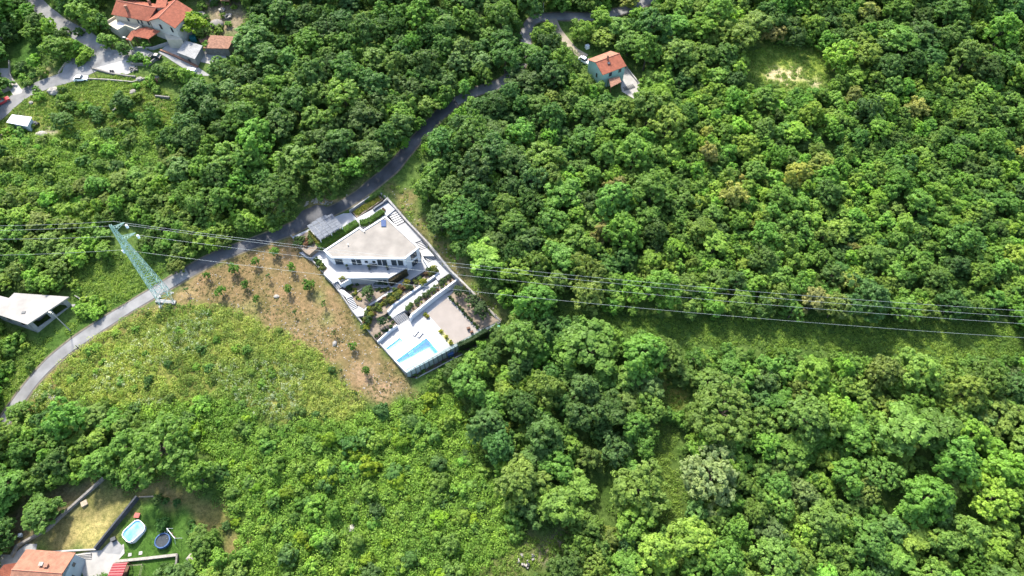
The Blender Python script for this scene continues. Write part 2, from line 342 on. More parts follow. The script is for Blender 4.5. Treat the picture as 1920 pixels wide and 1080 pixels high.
ZONES = [  # px outline, colour, edge softness in metres
    (Z_LIGHT_UL, (.07, .12, .026)), (Z_GARDEN_UL, (.14, .17, .042)), (Z_LEFT_LAWN, (.07, .13, .026)), ([(140, 500), (230, 480), (300, 500), (310, 525), (290, 548), (150, 565), (140, 545)], (.08, .14, .03)), (Z_FIELD_L, (.12, .17, .04)),
    (Z_BRUSH, (.07, .12, .022)), (Z_MEADOW, (.20, .215, .06)), (Z_SLOPE, (.225, .16, .088)), (Z_STRIP, (.20, .17, .08)),
    (Z_CORR, (.075, .135, .03)), (Z_CLEAR_TR, (.21, .27, .055)), (Z_GLADE, (.085, .13, .03)), (Z_LAWN, (.065, .14, .026)), (Z_DRYLAWN, (.22, .19, .085)),
    (Z_DIRT_BL, (.22, .18, .085)), (Z_DIRT_L, (.17, .135, .09)), (Z_BC, (.12, .14, .05)), (Z_LAWN_UL, (.06, .13, .026)), (Z_PATCH, (.26, .19, .10)),
    (H4((150, 770), (220, 820), (420, 820), (350, 720), (220, 680)), (.19, .22, .06)),
    (H4((210, 950), (310, 905), (400, 890), (410, 930), (300, 985), (215, 985)), (.36, .32, .26)),
    (H4((600, 900), (820, 880), (950, 900), (940, 940), (800, 970), (620, 960)), (.15, .105, .06)),
    (H4((300, 490), (360, 470), (400, 530), (390, 560), (310, 585), (270, 560)), (.34, .29, .18)),
    (H4((640, 560), (820, 545), (950, 590), (800, 640), (650, 660)), (.12, .17, .036)),
    (H4((960, 690), (1190, 700), (1190, 780), (1000, 790)), (.16, .17, .06)),
    (H4((450, 130), (520, 120), (570, 190), (540, 220)), (.30, .24, .15)),
    (H4((100, 800), (160, 735), (180, 790), (150, 830)), (.5, .48, .45)),
    (U0((1438, 138), (1465, 128), (1500, 130), (1508, 150), (1450, 157)), (.58, .48, .31)), (U0((1515, 148), (1535, 150), (1530, 160), (1512, 158)), (.45, .4, .28)),
    (U0((1010, 1010), (1055, 1000), (1050, 1040), (1005, 1050)), (.26, .22, .17)), (U0((1575, 80), (1600, 85), (1590, 102), (1568, 98)), (.25, .2, .15)),
    (U0((1065, 235), (1100, 225), (1105, 250), (1075, 255)), (.10, .13, .035)), (U0((1130, 890), (1165, 890), (1165, 945), (1110, 980)), (.055, .10, .022)),
    (U0((1235, 706), (1255, 712), (1290, 752), (1280, 765), (1250, 740)), (.24, .22, .06)), (U0((1420, 1010), (1440, 1000), (1450, 1020), (1425, 1028)), (.2, .16, .12)),
    (B6((1400, 230), (1560, 250), (1750, 360), (1740, 460), (1600, 470), (1450, 350)), (.22, .19, .075)), (B6((1720, 460), (1810, 450), (1870, 560), (1800, 640), (1740, 560)), (.30, .25, .11)),
    (B6((540, 470), (780, 290), (880, 330), (720, 600), (560, 610)), (.36, .32, .13)),
    (S7((0, 430), (60, 300), (130, 290), (110, 420)), (.29, .22, .12)), (S7((620, 560), (900, 560), (900, 700), (830, 680)), (.27, .19, .115)), (S7((1080, 800), (1300, 880), (1400, 1000), (1180, 1060)), (.28, .20, .125)),
    (K1((320, 470), (450, 370), (640, 370), (830, 440), (1080, 340), (1300, 150), (1420, 20), (1370, -10), (1180, 160), (1000, 290), (820, 350), (640, 290), (450, 300), (310, 420)), (.34, .24, .17)),
    ([(375, 0), (455, 0), (470, 45), (440, 68), (385, 62)], (.24, .20, .14)),
    (S7((860, 380), (920, 380), (940, 560), (900, 640)), (.17, .18, .07)), (S7((380, 440), (480, 440), (520, 500), (420, 500)), (.22, .22, .09)),
]
PLOT_PX = K1((150, 930)) + V1((570, 235), (815, 70), (895, 140), (1240, 520), (1440, 765), (1510, 830)) + V2((1560, 505), (1570, 600), (725, 1060), (690, 985), (430, 690)) + V1((230, 655))
PLOT = [xy(G(x, y)) for x, y in PLOT_PX]
for i in (3, 4, 5, 6): PLOT[i] = (PLOT[i][0] + .75, PLOT[i][1] + .45)

# ------------------------------------------------------------------ ground: one sheet out to the horizon
def axis(lo, hi, fine, far_lo, far_hi):
    a = list(np.arange(lo, hi + 1e-6, fine)); s = fine
    while a[-1] < far_hi: s *= 1.35; a.append(a[-1] + s)
    s = fine
    while a[0] > far_lo: s *= 1.35; a.insert(0, a[0] - s)
    return np.array(a)
ax = axis(-182, 182, 1.0, -3000, 3000); ay = axis(18, 226, 1.0, -1500, 4000)
XX, YY = np.meshgrid(ax, ay); nx, ny = len(ax), len(ay)
ZZ = hz(XX, YY)
def polydist_in(x, y, poly, d):       # inside the polygon and at least d from its edge
    r = inpoly(x, y, poly)
    for i in range(len(poly)):
        a = np.array(poly[i]); b = np.array(poly[(i + 1) % len(poly)]); ab = b - a
        t = np.clip(((x - a[0]) * ab[0] + (y - a[1]) * ab[1]) / (ab @ ab), 0, 1)
        r &= np.hypot(x - a[0] - ab[0] * t, y - a[1] - ab[1] * t) > d
    return r
carve = polydist_in(XX, YY, PLOT, 1.3); ZZ = np.where(carve, ZZ - 7, ZZ)
cols = np.zeros((ny, nx, 3)); cols[:] = (.07, .115, .03)
jx = XX + 1.3 * np.sin(YY * .9 + 1.3 * np.sin(XX * .5)) + .8 * np.sin(XX * 1.9); jy = YY + 1.2 * np.sin(XX * .8 + 2) + .7 * np.sin(YY * 2.1 + XX)
for zp, c in ZONES:
    m_ = inpoly(jx, jy, [xy(G(x, y)) for x, y in zp]).astype(float)
    k = m_.copy()
    for _ in range(2):
        k[1:-1, 1:-1] = (k[1:-1, 1:-1] * 2 + k[:-2, 1:-1] + k[2:, 1:-1] + k[1:-1, :-2] + k[1:-1, 2:]) / 6
    cols = cols * (1 - k[..., None]) + np.array(c) * .78 * k[..., None]
idx = np.arange(nx * ny).reshape(ny, nx)
quads = np.stack([idx[:-1, :-1], idx[:-1, 1:], idx[1:, 1:], idx[1:, :-1]], -1).reshape(-1, 4)
mg = bpy.data.materials.new('ground'); mg.use_nodes = True; t = mg.node_tree; b = t.nodes['Principled BSDF']; b.inputs['Roughness'].default_value = .95; b.inputs['Specular IOR Level'].default_value = .1
at_ = N(t, 'ShaderNodeAttribute'); at_.attribute_name = 'ground_colour'; tc = N(t, 'ShaderNodeTexCoord')
def noise(sc_, det=8, rough=.6):
    n = N(t, 'ShaderNodeTexNoise'); n.inputs['Scale'].default_value = sc_; n.inputs['Detail'].default_value = det; n.inputs['Roughness'].default_value = rough
    t.links.new(tc.outputs['Object'], n.inputs['Vector']); return n
n1 = noise(.11); n2 = noise(1.1, 6, .7); n3 = noise(4.0, 3)
def ramp(src, p0, p1, c0, c1):
    r = N(t, 'ShaderNodeValToRGB'); e = r.color_ramp.elements; e[0].position, e[1].position = p0, p1; e[0].color = (*c0, 1); e[1].color = (*c1, 1)
    t.links.new(src, r.inputs[0]); return r.outputs[0]
def mulc(a, bb):
    m = N(t, 'ShaderNodeMix', data_type='RGBA', blend_type='MULTIPLY'); m.inputs[0].default_value = 1
    t.links.new(a, m.inputs[6]); t.links.new(bb, m.inputs[7]); return m.outputs[2]
c = mulc(at_.outputs['Color'], ramp(n1.outputs[0], .35, .68, (.72, .82, .62), (1.2, 1.12, 1.1)))
c = mulc(c, ramp(n2.outputs[0], .32, .7, (.5, .55, .48), (1.45, 1.38, 1.4)))
c = mulc(c, ramp(n3.outputs[0], .3, .7, (.75, .77, .72), (1.25, 1.22, 1.2)))
t.links.new(c, b.inputs['Base Color'])
bp = N(t, 'ShaderNodeBump'); bp.inputs['Strength'].default_value = .8; bp.inputs['Distance'].default_value = .35
t.links.new(n2.outputs[0], bp.inputs['Height']); t.links.new(bp.outputs[0], b.inputs['Normal'])
M['ground'] = mg
g = obj_np('ground', np.stack([XX, YY, ZZ], -1).reshape(-1, 3), quads, 'ground')
ca = g.data.attributes.new('ground_colour', 'FLOAT_COLOR', 'POINT')
ca.data.foreach_set('color', np.concatenate([cols.reshape(-1, 3), np.ones((nx * ny, 1))], 1).astype(np.float32).ravel())
g.data.polygons.foreach_set('use_smooth', [True] * len(g.data.polygons))
tag(g, kind='structure')

# ------------------------------------------------------------------ roads, pavements
road_w = [G(x, y) for x, y in ROAD_PX]
strip('verge', [G(x, y) for x, y in ROAD_PX], 4.3, mat('verge_soil', (.21, .18, .12), .95, .4, .7, .4, 8), .03)
strip('road', road_w, 3.35, 'asphalt', .06)
strip('road', [G(x, y) for x, y in VIL_PX], 4.6, 'asphalt_old', .06)
strip('road', [G(x, y) for x, y in ROAD_PX[:11]], 2.95, 'asphalt_old', .064)
strip('road', [G(x, y) for x, y in ROAD_PX[-13:]], 3.2, 'asphalt_old', .064)
drape('forecourt', on(H4((560, 480), (640, 400), (650, 350), (560, 220), (680, 280), (760, 350), (1030, 350), (1130, 400), (1110, 425), (930, 420), (930, 460), (800, 500), (650, 480))), 'asphalt_old', .075)
drape('forecourt', on(H4((660, 478), (920, 410), (935, 440), (950, 490), (890, 520), (780, 515))), 'concrete_pale', .09)
drape('paved_yard', on(H3((700, 590), (830, 480), (960, 420), (1000, 480), (930, 600), (1150, 760), (1300, 860), (1180, 850), (1000, 780), (800, 650))), 'concrete', .08)
drape('paved_yard', on(H3((1190, 560), (1450, 590), (1480, 690), (1330, 730), (1180, 700))), 'concrete_pale', .08)
drape('driveway', on(K6((-40, 320), (75, 320), (95, 385), (200, 515), (190, 540), (120, 560), (60, 470), (-40, 440))), 'concrete_pale', .07)
drape('parking_bay', on(H4((430, 530), (450, 440), (520, 400), (550, 410), (540, 470), (560, 490))), 'asphalt_old', .07)
drape('driveway', on(H4((-20, 255), (60, 240), (80, 265), (20, 295), (-20, 290))), 'concrete_pale', .07)
strip('track', [G(x, y) for x, y in T7((520, 190), (560, 290), (640, 400), (740, 510), (860, 580))], 2.6, mat('track_soil', (.40, .34, .25), .95, .25, .6, .4, 8), .07)
drape('patio', on(T7((1190, 760), (1260, 690), (1400, 860), (1400, 960), (1340, 1000), (1220, 930))), 'concrete_pale', .09)
drape('layby', on(K1((330, 500), (560, 400), (680, 410), (820, 470), (700, 560), (420, 720), (150, 880), (-20, 930), (150, 720))), 'asphalt', .07)
drape('terrace_paving', on(B6((560, 640), (690, 615), (730, 610), (860, 600), (930, 560), (935, 630), (880, 690), (860, 700), (800, 830), (640, 830))), 'concrete_pale', .09)
drape('paved_yard', on(B6((760, 610), (860, 510), (930, 590), (900, 640), (800, 630))), 'concrete', .10)
drape('paved_yard', on(B6((-20, 640), (100, 640), (200, 560), (280, 560), (270, 620), (180, 680), (20, 760), (-20, 760))), 'concrete', .09)

# ------------------------------------------------------------------ building helpers
def inset(poly, d):                     # poly shrunk by d
    n = len(poly); p = [np.array(q, float) for q in poly]; a = sum(p[i][0] * p[(i + 1) % n][1] - p[(i + 1) % n][0] * p[i][1] for i in range(n))
    s = 1 if a > 0 else -1; out = []
    for i in range(n):
        e1 = p[i] - p[i - 1]; e2 = p[(i + 1) % n] - p[i]; e1 /= np.linalg.norm(e1); e2 /= np.linalg.norm(e2)
        n1 = s * np.array((-e1[1], e1[0])); n2 = s * np.array((-e2[1], e2[0])); m = n1 + n2
        out.append(tuple(p[i] + m * d / max(.35, (m @ m) / 2)))
    return out
def ring(mb, outer, th, z0, z1):        # a parapet or kerb round a polygon
    inn = inset(outer, th); n = len(outer)
    for i in range(n):
        j = (i + 1) % n; mb.prism([outer[i], outer[j], inn[j], inn[i]], z0, z1)
    return mb
def window(parent, A, B, f, wd, z0, z1, frame='frame_dark', pane='glass_dark', name='window', panes=2, out=None):
    A, B = np.array(A[:2], float), np.array(B[:2], float); d = B - A; L = np.linalg.norm(d); d /= L; n = np.array((d[1], -d[0]))
    if out is not None and n @ np.array(out) < 0: n = -n
    c = A + d * L * f; h = z1 - z0; mb = MB(); fw = .09; rz = math.atan2(d[1], d[0])
    q = c + n * .03
    for s in (-1, 1): mb.box((*(q + d * s * (wd / 2 - fw / 2)), (z0 + z1) / 2), (fw, .12, h), rz)
    for zz in (z0 + fw / 2, z1 - fw / 2): mb.box((*q, zz), (wd - 2 * fw, .12, fw), rz)
    for k in range(1, panes): mb.box((*(q + d * (k / panes - .5) * wd), (z0 + z1) / 2), (.06, .10, h - 2 * fw), rz)
    o = mb.build(name, frame, parent)
    MB().box((*(c + n * .0), (z0 + z1) / 2), (wd - 2 * fw, .08, h - 2 * fw), rz).build('pane', pane, o); return o
def tiles(name, m, parent, e0, e1, r1, r0, pitch=.30, th=.12):     # tiled roof plane: eave e0-e1, ridge r0-r1, rows of curved tiles running down
    e0, e1, r0, r1 = (Vector(v) for v in (e0, e1, r0, r1)); n = max(4, int((e1 - e0).length / pitch)); k = 4; vs = []; fs = []
    nr = (e1 - e0).cross(r0 - e0).normalized()
    if nr.z < 0: nr = -nr
    rows = max(3, int((r0 - e0).length / .55)); cols_ = n * k + 1
    for j in range(rows + 1):
        t = j / rows
        for i in range(cols_):
            s = i / (cols_ - 1); p = e0.lerp(e1, s).lerp(r0.lerp(r1, s), t); vs.append(p + nr * (.07 * abs(math.sin(math.pi * i / k)) + .05))
    for j in range(rows):
        for i in range(cols_ - 1):
            a = j * cols_ + i; fs.append((a, a + 1, a + cols_ + 1, a + cols_))
    mb = MB(); mb.add(vs, fs)
    mb.add([e0, e1, r1, r0, e0 - nr * th, e1 - nr * th, r1 - nr * th, r0 - nr * th], [(0, 1, 2, 3), (7, 6, 5, 4), (0, 4, 5, 1), (1, 5, 6, 2), (2, 6, 7, 3), (3, 7, 4, 0)])
    return mb.build(name, m, parent)
def stairs(name, label, px4, zt, zb, n, m='step_stone'):
    """px4: top-left, top-right (at zt), bottom-right, bottom-left (at zb)"""
    a, b = (np.array(xy(P(*px4[i], zt))) for i in (0, 1)); c, d = (np.array(xy(P(*px4[i], zb))) for i in (2, 3))
    r = thing(name, label, 'stairs', ((a[0] + c[0]) / 2, (a[1] + c[1]) / 2, zb))
    for i in range(n):
        t0, t1 = i / n, (i + .64) / n; z = zt - (zt - zb) * (i + .5) / n
        q = [a + (d - a) * t0, b + (c - b) * t0, b + (c - b) * t1, a + (d - a) * t1]
        q2 = [a + (d - a) * t0, b + (c - b) * t0, b + (c - b) * (t0 + .97 / n), a + (d - a) * (t0 + .97 / n)]
        s_ = MB().prism([tuple(x) for x in q], z - .05, z).build('step', m, r)
        MB().prism([tuple(x) for x in q2], z - (1.6 if i else 1.4), z - .075).build('riser', 'riser_shade', s_)  # dark block paints the shade on the riser and between treads
    return r

# ------------------------------------------------------------------ the villa and its terraces (heights in metres; 0 = lower floor)
ZR, ZT, ZC, ZM, ZD, ZL = 5.4, 2.3, 3.7, -1.0, -2.6, -.45      # roof, upper terrace, carport court, middle path, pool deck, lower floor
def slab(name, pts, z, m, down=4.0, kind='structure'):
    o = MB().prism(at(pts, z), z - down, z).build(name, m); return tag(o, kind=kind)
slab('court', K1((160, 935), (420, 815), (900, 590), (1125, 500), (1245, 620), (1520, 470), (1760, 345), (1900, 470), (1730, 610), (640, 1010), (560, 1090), (180, 975)), ZC, 'paving_grey', 5)
slab('garden_bed', K1((170, 985), (420, 850), (640, 1010), (590, 1120), (450, 1240), (380, 1200)), ZC + .15, 'soil', 4)
slab('garden_bed', K1((1160, 500), (1600, 210), (1700, 300), (1250, 615)), ZC + .06, 'soil', 4)
slab('side_path', V1((140, 610), (355, 560), (440, 640), (330, 660), (230, 665)) , ZT + .1, 'paving_grey', 4)
slab('upper_terrace', V1((300, 650), (330, 590), (1000, 600), (1060, 700), (1066, 738), (905, 832), (560, 836), (500, 815), (440, 876), (350, 795), (395, 745), (320, 665)), ZT, 'paving', 4.5)
slab('garden_bed', K2((0, 400), (60, 300), (230, 480), (160, 550)), ZT - .35, 'soil', 4)
slab('landing', V1((430, 870), (440, 880), (350, 795), (360, 790), (480, 800), (550, 830)), ZT + .004, 'paving', 4.4)
slab('middle_landing', V2((110, 205), (60, 215), (150, 290), (200, 275)), 1.0, 'paving', 4)
slab('lower_path', V1((1060, 745), (1190, 680), (1190, 600), (1290, 640), (1440, 765), (1400, 800), (1330, 850), (1255, 745), (1100, 840), (950, 940), (720, 1085), (695, 1150), (640, 1160), (592, 1100), (650, 1070), (740, 1000), (940, 905), (780, 900), (780, 860)), ZL, 'paving', 4)
slab('garden_bed', K2((480, 780), (620, 690), (960, 700), (990, 800), (1330, 800), (900, 1090), (830, 1160), (690, 1080)), ZL + .1, 'soil', 4)
slab('planter_bed', V2((440, 395), (600, 280), (760, 165), (900, 60), (890, 20), (985, 50), (970, 75), (820, 180), (560, 365), (520, 420), (500, 440), (430, 470), (300, 465), (330, 430)), ZL + .06, 'soil', 4)
sp = V1((960, 395), (1050, 352)); sp2 = V1((1200, 500), (1110, 535)); zz4 = (2.7, 2.7, 1.5, 1.5); pts4 = [xy(P(*q_, z_)) for q_, z_ in zip(sp + sp2, zz4)]
a_ = sum(pts4[i][0] * pts4[(i + 1) % 4][1] - pts4[(i + 1) % 4][0] * pts4[i][1] for i in range(4)); tag(MB().prism(pts4, -2, list(zz4)).build('side_path', 'paving'), kind='structure')
slab('side_path', V1((1165, 590), (1235, 555), (1300, 640), (1205, 640)), .55, 'paving', 4)
slab('middle_path', V2((960, 130), (1000, 62), (1090, 62), (1100, 90), (720, 380), (560, 470), (520, 425), (560, 370)), ZM, 'paving', 3)
slab('planter_bed', V2((1080, 80), (1150, 135), (745, 435), (700, 380)), ZM + .1, 'soil', 3)
slab('garden_bed', K3((0, 260), (30, 200), (300, 100), (470, 280), (390, 350), (230, 450), (180, 510)), -1.5, 'soil', 4)
# pool deck with two basins left open
def deck_with_holes(name, outer, holes, z, m, down):
    bm = bmesh.new(); E = []
    for lp in [outer] + holes:
        vs = [bm.verts.new((p[0], p[1], z)) for p in lp]; E += [bm.edges.new((vs[i], vs[(i + 1) % len(vs)])) for i in range(len(vs))]
    bmesh.ops.triangle_fill(bm, edges=E, use_beauty=True)
    for f in bm.faces:
        if f.normal.z < 0: f.normal_flip()
    me = bpy.data.meshes.new(name); bm.to_mesh(me); bm.free(); mb = MB(); mb.add([v.co[:] for v in me.vertices], [tuple(p.vertices) for p in me.polygons])
    n = len(outer)
    for i in range(n):
        a, b = outer[i], outer[(i + 1) % n]; mb.add([(a[0], a[1], z), (b[0], b[1], z), (b[0], b[1], z - down), (a[0], a[1], z - down)], [(0, 1, 2, 3)])
    o = mb.build(name, m); return tag(o, kind='structure')
deck = at(V2((425, 690), (610, 540), (750, 430), (890, 330), (1185, 190), (1380, 330), (1562, 505), (1175, 712), (690, 972)), ZD)
pool = at(K3((470, 790), (890, 478), (1060, 672), (610, 935)), ZD)
wade = at(K3((325, 622), (520, 472), (560, 520), (372, 655)), ZD)
deck_with_holes('pool_deck', deck, [pool, wade], ZD, 'paving', 4.2)
tag(MB().prism(at(K4((150, 465), (390, 260), (790, 680), (500, 850), (480, 840)), ZD), ZD + .006, ZD + .03).build('gravel_patio', 'gravel_patio'), kind='structure')
tag(MB().prism(at(K4((415, 250), (540, 100), (1070, 560), (820, 660)), ZD), ZD + .006, ZD + .12).build('garden_bed', 'soil'), kind='structure')
for nm, pl_, dep, lab in (('swimming_pool', pool, 1.45, 'turquoise rectangular swimming pool with white floor in the lower terrace'), ('paddling_pool', wade, .35, 'small shallow paddling pool beside the swimming pool')):
    c0 = np.mean(np.array(pl_), 0); r = thing(nm, lab, 'pool', (c0[0], c0[1], ZD - dep))
    if dep > 1: MB().prism(pl_, ZD - 2.4, [ZD - .75, ZD - 2.0, ZD - 2.0, ZD - .75]).build('floor', 'pool_floor', r)
    else: MB().prism(pl_, ZD - dep - .1, ZD - dep).build('floor', 'pool_floor', r)
    mb = MB()
    for i in range(4):
        a, b = pl_[i], pl_[(i + 1) % 4]; mb.add([(a[0], a[1], ZD - dep - .6), (b[0], b[1], ZD - dep - .6), (b[0], b[1], ZD), (a[0], a[1], ZD)], [(0, 1, 2, 3)])
    mb.build('side', 'pool_side' if dep > 1 else 'pool_blue', r)
    MB().prism(pl_, ZD - .16, ZD - .15).build('water', 'water' if dep > 1 else 'water_pale', r)
    mb = MB(); ring(mb, inset(pl_, -.32), .3, ZD + .004, ZD + .05); mb.build('coping', 'white_wall', r)
    if dep > 1:
        a, b = np.array(pl_[0]), np.array(pl_[1]); n_ = np.array((b - a)[::-1]) * (1, -1); n_ /= np.linalg.norm(n_); n_ = n_ if n_ @ (np.array(pl_[3]) - a) > 0 else -n_
        for k in range(3): MB().prism([tuple(a + (b - a) * .36 + n_ * .03), tuple(a + (b - a) * .52 + n_ * .03), tuple(a + (b - a) * .52 + n_ * (.9 - k * .28)), tuple(a + (b - a) * .36 + n_ * (.9 - k * .28))], ZD - 1.4 + k * .36, ZD - 1.04 + k * .36).build('pool_step', 'pool_blue', r)

# villa body
roof = at(V1((880, 300), (1167, 565), (1045, 662), (420, 652), (355, 592), (657, 393), (690, 418)), ZR)
cx, cy = np.mean(np.array(roof), 0); villa = thing('villa', 'white flat-roofed modern villa with gravel roof above the pool terraces', 'house', (cx, cy, 0))
MB().prism(roof, -.8, ZR - .35).build('wall', 'white_wall', villa)
mb = MB(); ring(mb, inset(roof, -.12), .42, ZR - .34, ZR); mb.build('parapet', 'white_wall', villa)
rf = MB().prism(inset(roof, .31), ZR - .34, ZR - .22).build('roof', 'gravel_roof', villa)
sk = at(K1((1660, 655), (1745, 655), (1745, 765), (1665, 765)), ZR - .1); MB().prism(sk, ZR - .2, ZR + .02).build('solar_panel', 'solar', rf)
for (vx, vy) in V1((560, 545), (700, 430)): p = P(vx, vy, ZR); MB().lathe((p.x, p.y, ZR - .22), [(.12, 0), (.12, .4), (.2, .42), (.2, .5)], 8).build('vent', 'metal_grey', rf)
A_, B_ = roof[3], roof[2]; vis = (0, -1)
for f, wd in ((.045, .85), (.095, .85), (.275, .85), (.345, .95), (.63, .85), (.70, .95), (.83, 1.1), (.92, 1.1)):
    window(villa, A_, B_, f + .012, wd * 1.25, ZT + .12, ZT + 2.35, out=vis, panes=1, frame='frame_dark')
for f in (.46, .565): window(villa, A_, B_, f, .8, ZT + 1.0, ZT + 1.9, out=vis, panes=1)
window(villa, roof[2], roof[1], .58, 2.0, ZT + .5, ZT + 2.5, out=(1, -.6)); window(villa, roof[2], roof[1],   .58, 2.1, ZL + .2, ZL + 2.2, out=(1, -.6))
fr = at(V1((905, 832), (560, 836)), ZT)
for f in (.10, .22): window(villa, fr[0], fr[1], f, .9, ZL + 1.0, ZL + 2.0, out=vis, panes=1)
# low white parapet of the terrace
tp = at(V1((905, 832), (560, 836), (500, 815)), ZT); tp2 = at(V1((892, 800), (520, 790), (470, 800)), ZT)
tag(MB().prism([tp[0], tp[1], tp2[1], tp2[0]], ZT + .004, ZT + .42).build('terrace_parapet', 'white_wall'), 'broad white parapet along the front edge of the villa terrace', 'parapet')
def low_wall(label, px, z, th, m, zb, cat='wall', name='garden_wall', group=None):
    p = at(px, z); mb = MB()
    for i in range(len(p) - 1):
        a, b = np.array(p[i]), np.array(p[i + 1]); d = b - a; d /= np.linalg.norm(d); n = np.array((-d[1], d[0])) * th / 2; e = d * th / 2 if i < len(p) - 2 else 0 * d
        mb.prism([tuple(a - n), tuple(b + e - n), tuple(b + e + n), tuple(a + n)], zb, z + .002 * i)
    return tag(mb.build(name, m), label, cat, group)
low_wall('pale grey wall round the raised bed beside the upper road', K1((1125, 490), (1610, 150), (1765, 280), (1700, 340)), ZC + .9, .35, 'concrete', ZC - 3)
low_wall('blue-grey low wall at the head of the right-hand stairs', K1((1530, 470), (1560, 440), (1760, 310)), ZC + .7, .5, 'panel_grey', ZC - 2)
low_wall('white retaining wall between the upper planted bed and the middle path', V2((995, 55), (830, 172), (575, 350), (525, 415)), ZL + .22, .4, 'white_wall', -3)
low_wall('white retaining wall above the gravel patio', V2((1165, 115), (960, 265), (745, 440), (730, 470)), ZM + .4, .4, 'white_wall', -4)
low_wall('white retaining wall between the tree bed and the pool deck', K3((205, 520), (395, 345), (480, 290)), -1.35, .3, 'white_wall', -4)
low_wall('low white wall edging the bed left of the villa terrace', K2((75, 300), (235, 480), (160, 560)), ZT + .12, .22, 'white_wall', 1)
low_wall('low white wall at the foot of the terrace yellow planter', K2((395, 670), (440, 740), (600, 650)), ZT + .05, .25, 'white_wall', 0)
low_wall('grey low wall round the bed under the terrace', K2((600, 690), (960, 690), (990, 800), (1330, 800)), ZL + .5, .25, 'concrete', -1.5)
low_wall('pale stone edging across the tree bed below the terrace', K2((700, 880), (820, 800), (960, 730)), ZL + .4, .3, 'stone_pale', -1)
low_wall('white side wall beside the lower right-hand stairs', V1((1190, 610), (1200, 650), (1255, 740)), .6, .25, 'white_wall', -2)
low_wall('white low wall where the lower path ends on the right', V1((1330, 850), (1440, 775)), ZL + .3, .3, 'concrete', -3)
# stairs
stairs('garden_stairs', 'upper right-hand flight of white stairs beside the villa back corner', V1((870, 235), (950, 205), (1045, 350), (975, 385)), ZC, 2.75, 9)
stairs('garden_stairs', 'middle right-hand flight of white stairs beside the villa side wall', V1((1125, 520), (1185, 500), (1245, 565), (1180, 590)), 1.45, .6, 6)
stairs('garden_stairs', 'lower right-hand flight of white stairs next to the villa windows', V1((1205, 625), (1260, 600), (1315, 660), (1245, 695)), .5, ZL + .05, 6)
stairs('garden_stairs', 'upper left-hand flight of white stairs below the villa terrace', V2((10, 150), (60, 120), (115, 185), (60, 215)), ZT, 1.0, 7)
stairs('garden_stairs', 'lower left-hand flight of white stairs beside the olive slope', V2((140, 290), (195, 265), (250, 375), (200, 400)), 1.0, ZL + .05, 8)
stairs('garden_stairs', 'wide central flight of white stairs down to the pool deck', V2((565, 470), (660, 405), (730, 475), (625, 540)), ZM, ZD, 8)
# carport
cp = at(K1((405, 745), (830, 540), (1015, 745), (620, 985)), ZC + 2.7); cc = np.mean(np.array(cp), 0)
car_port = thing('carport', 'grey slatted carport roof beside the road above the villa', 'carport', (cc[0], cc[1], ZC))
q = [np.array(p) for p in cp]
def bil(u, v): return (q[0] * (1 - u) + q[1] * u) * (1 - v) + (q[3] * (1 - u) + q[2] * u) * v
for i in range(5):
    off = (-.10 if i in (2, 3) else (-.05 if i == 1 else 0)) * (1 if i != 4 else 0)
    for j in range(6):
        u0, u1, v0, v1 = i / 5 + .006, (i + 1) / 5 - .006, (j / 6 if j else off) + .006, (j + 1) / 6 - .008
        MB().prism([tuple(bil(u0, v0)), tuple(bil(u1, v0)), tuple(bil(u1, v1)), tuple(bil(u0, v1))], ZC + 2.62 + .012 * ((i + j) % 2), ZC + 2.68 + .012 * ((i + j) % 2)).build('roof_panel', 'panel_grey', car_port)
for v in (.03, .5, .97):
    a, b = bil(.02, v), bil(.98, v); MB().tube((*a, ZC + 2.5), (*b, ZC + 2.5), .09, 4).build('beam', 'frame_white', car_port)
    for u in (.04, .5, .96): p = bil(u, v); MB().box((*p, ZC + 1.22), (.14, .14, 2.44)).build('post', 'frame_white', car_port)
# retaining wall of the pool deck: panels with pilasters
rw = [np.array(p) for p in at(V2((692, 975), (1178, 714), (1562, 508)), ZD)]
r = thing('retaining_wall', 'tall grey panelled retaining wall under the pool deck', 'wall', (rw[0][0], rw[0][1], ZD - 4))
for s in range(2):
    a, b = rw[s], rw[s + 1]; n = int(np.linalg.norm(b - a) / 1.25); d = (b - a) / np.linalg.norm(b - a); nr = np.array((d[1], -d[0])); rz = math.atan2(d[1], d[0])
    if nr[1] > 0: nr = -nr
    for i in range(n):
        c_ = a + (b - a) * (i + .5) / n + nr * .10; MB().box((*c_, ZD - 1.55), (np.linalg.norm(b - a) / n * .94, .16, 3.1), rz).build('panel', 'panel_teal' if s == 0 else 'concrete', r)
        p_ = a + (b - a) * i / n + nr * .14; MB().box((*p_, ZD - 1.5), (.2, .3, 3.2), rz).build('pilaster', 'concrete_dark', r)
# glass balustrade on the deck edge
for s, lab in ((0, 'glass balustrade along the lower pool deck edge'), (1, 'glass balustrade along the gravel patio edge')):
    a, b = rw[s], rw[s + 1]; n = int(np.linalg.norm(b - a) / 2.2); d = (b - a) / np.linalg.norm(b - a); rz = math.atan2(d[1], d[0]); nr = np.array((d[1], -d[0])); nr = nr if nr[1] > 0 else -nr
    gb = thing('balustrade', lab, 'balustrade', (a[0], a[1], ZD))
    for i in range(n):
        c_ = a + (b - a) * (i + .5) / n + nr * .12; MB().box((*c_, ZD + .5), (np.linalg.norm(b - a) / n * .95, .03, .95), rz).build('pane', 'glass_rail', gb)
        p_ = a + (b - a) * i / n + nr * .12; MB().box((*p_, ZD + .5), (.05, .05, 1.0), rz).build('post', 'metal_grey', gb)
slab('lower_strip', V2((690, 990), (1180, 740), (1560, 530), (1575, 600), (1350, 730), (740, 1055)), ZD - 3.1, 'soil_dark', 3)
low_wall('long low concrete wall along the bottom of the villa plot', V2((700, 1035), (725, 1058), (1000, 915), (1360, 725), (1550, 605)), ZD - 2.7, .3, 'concrete', ZD - 7)
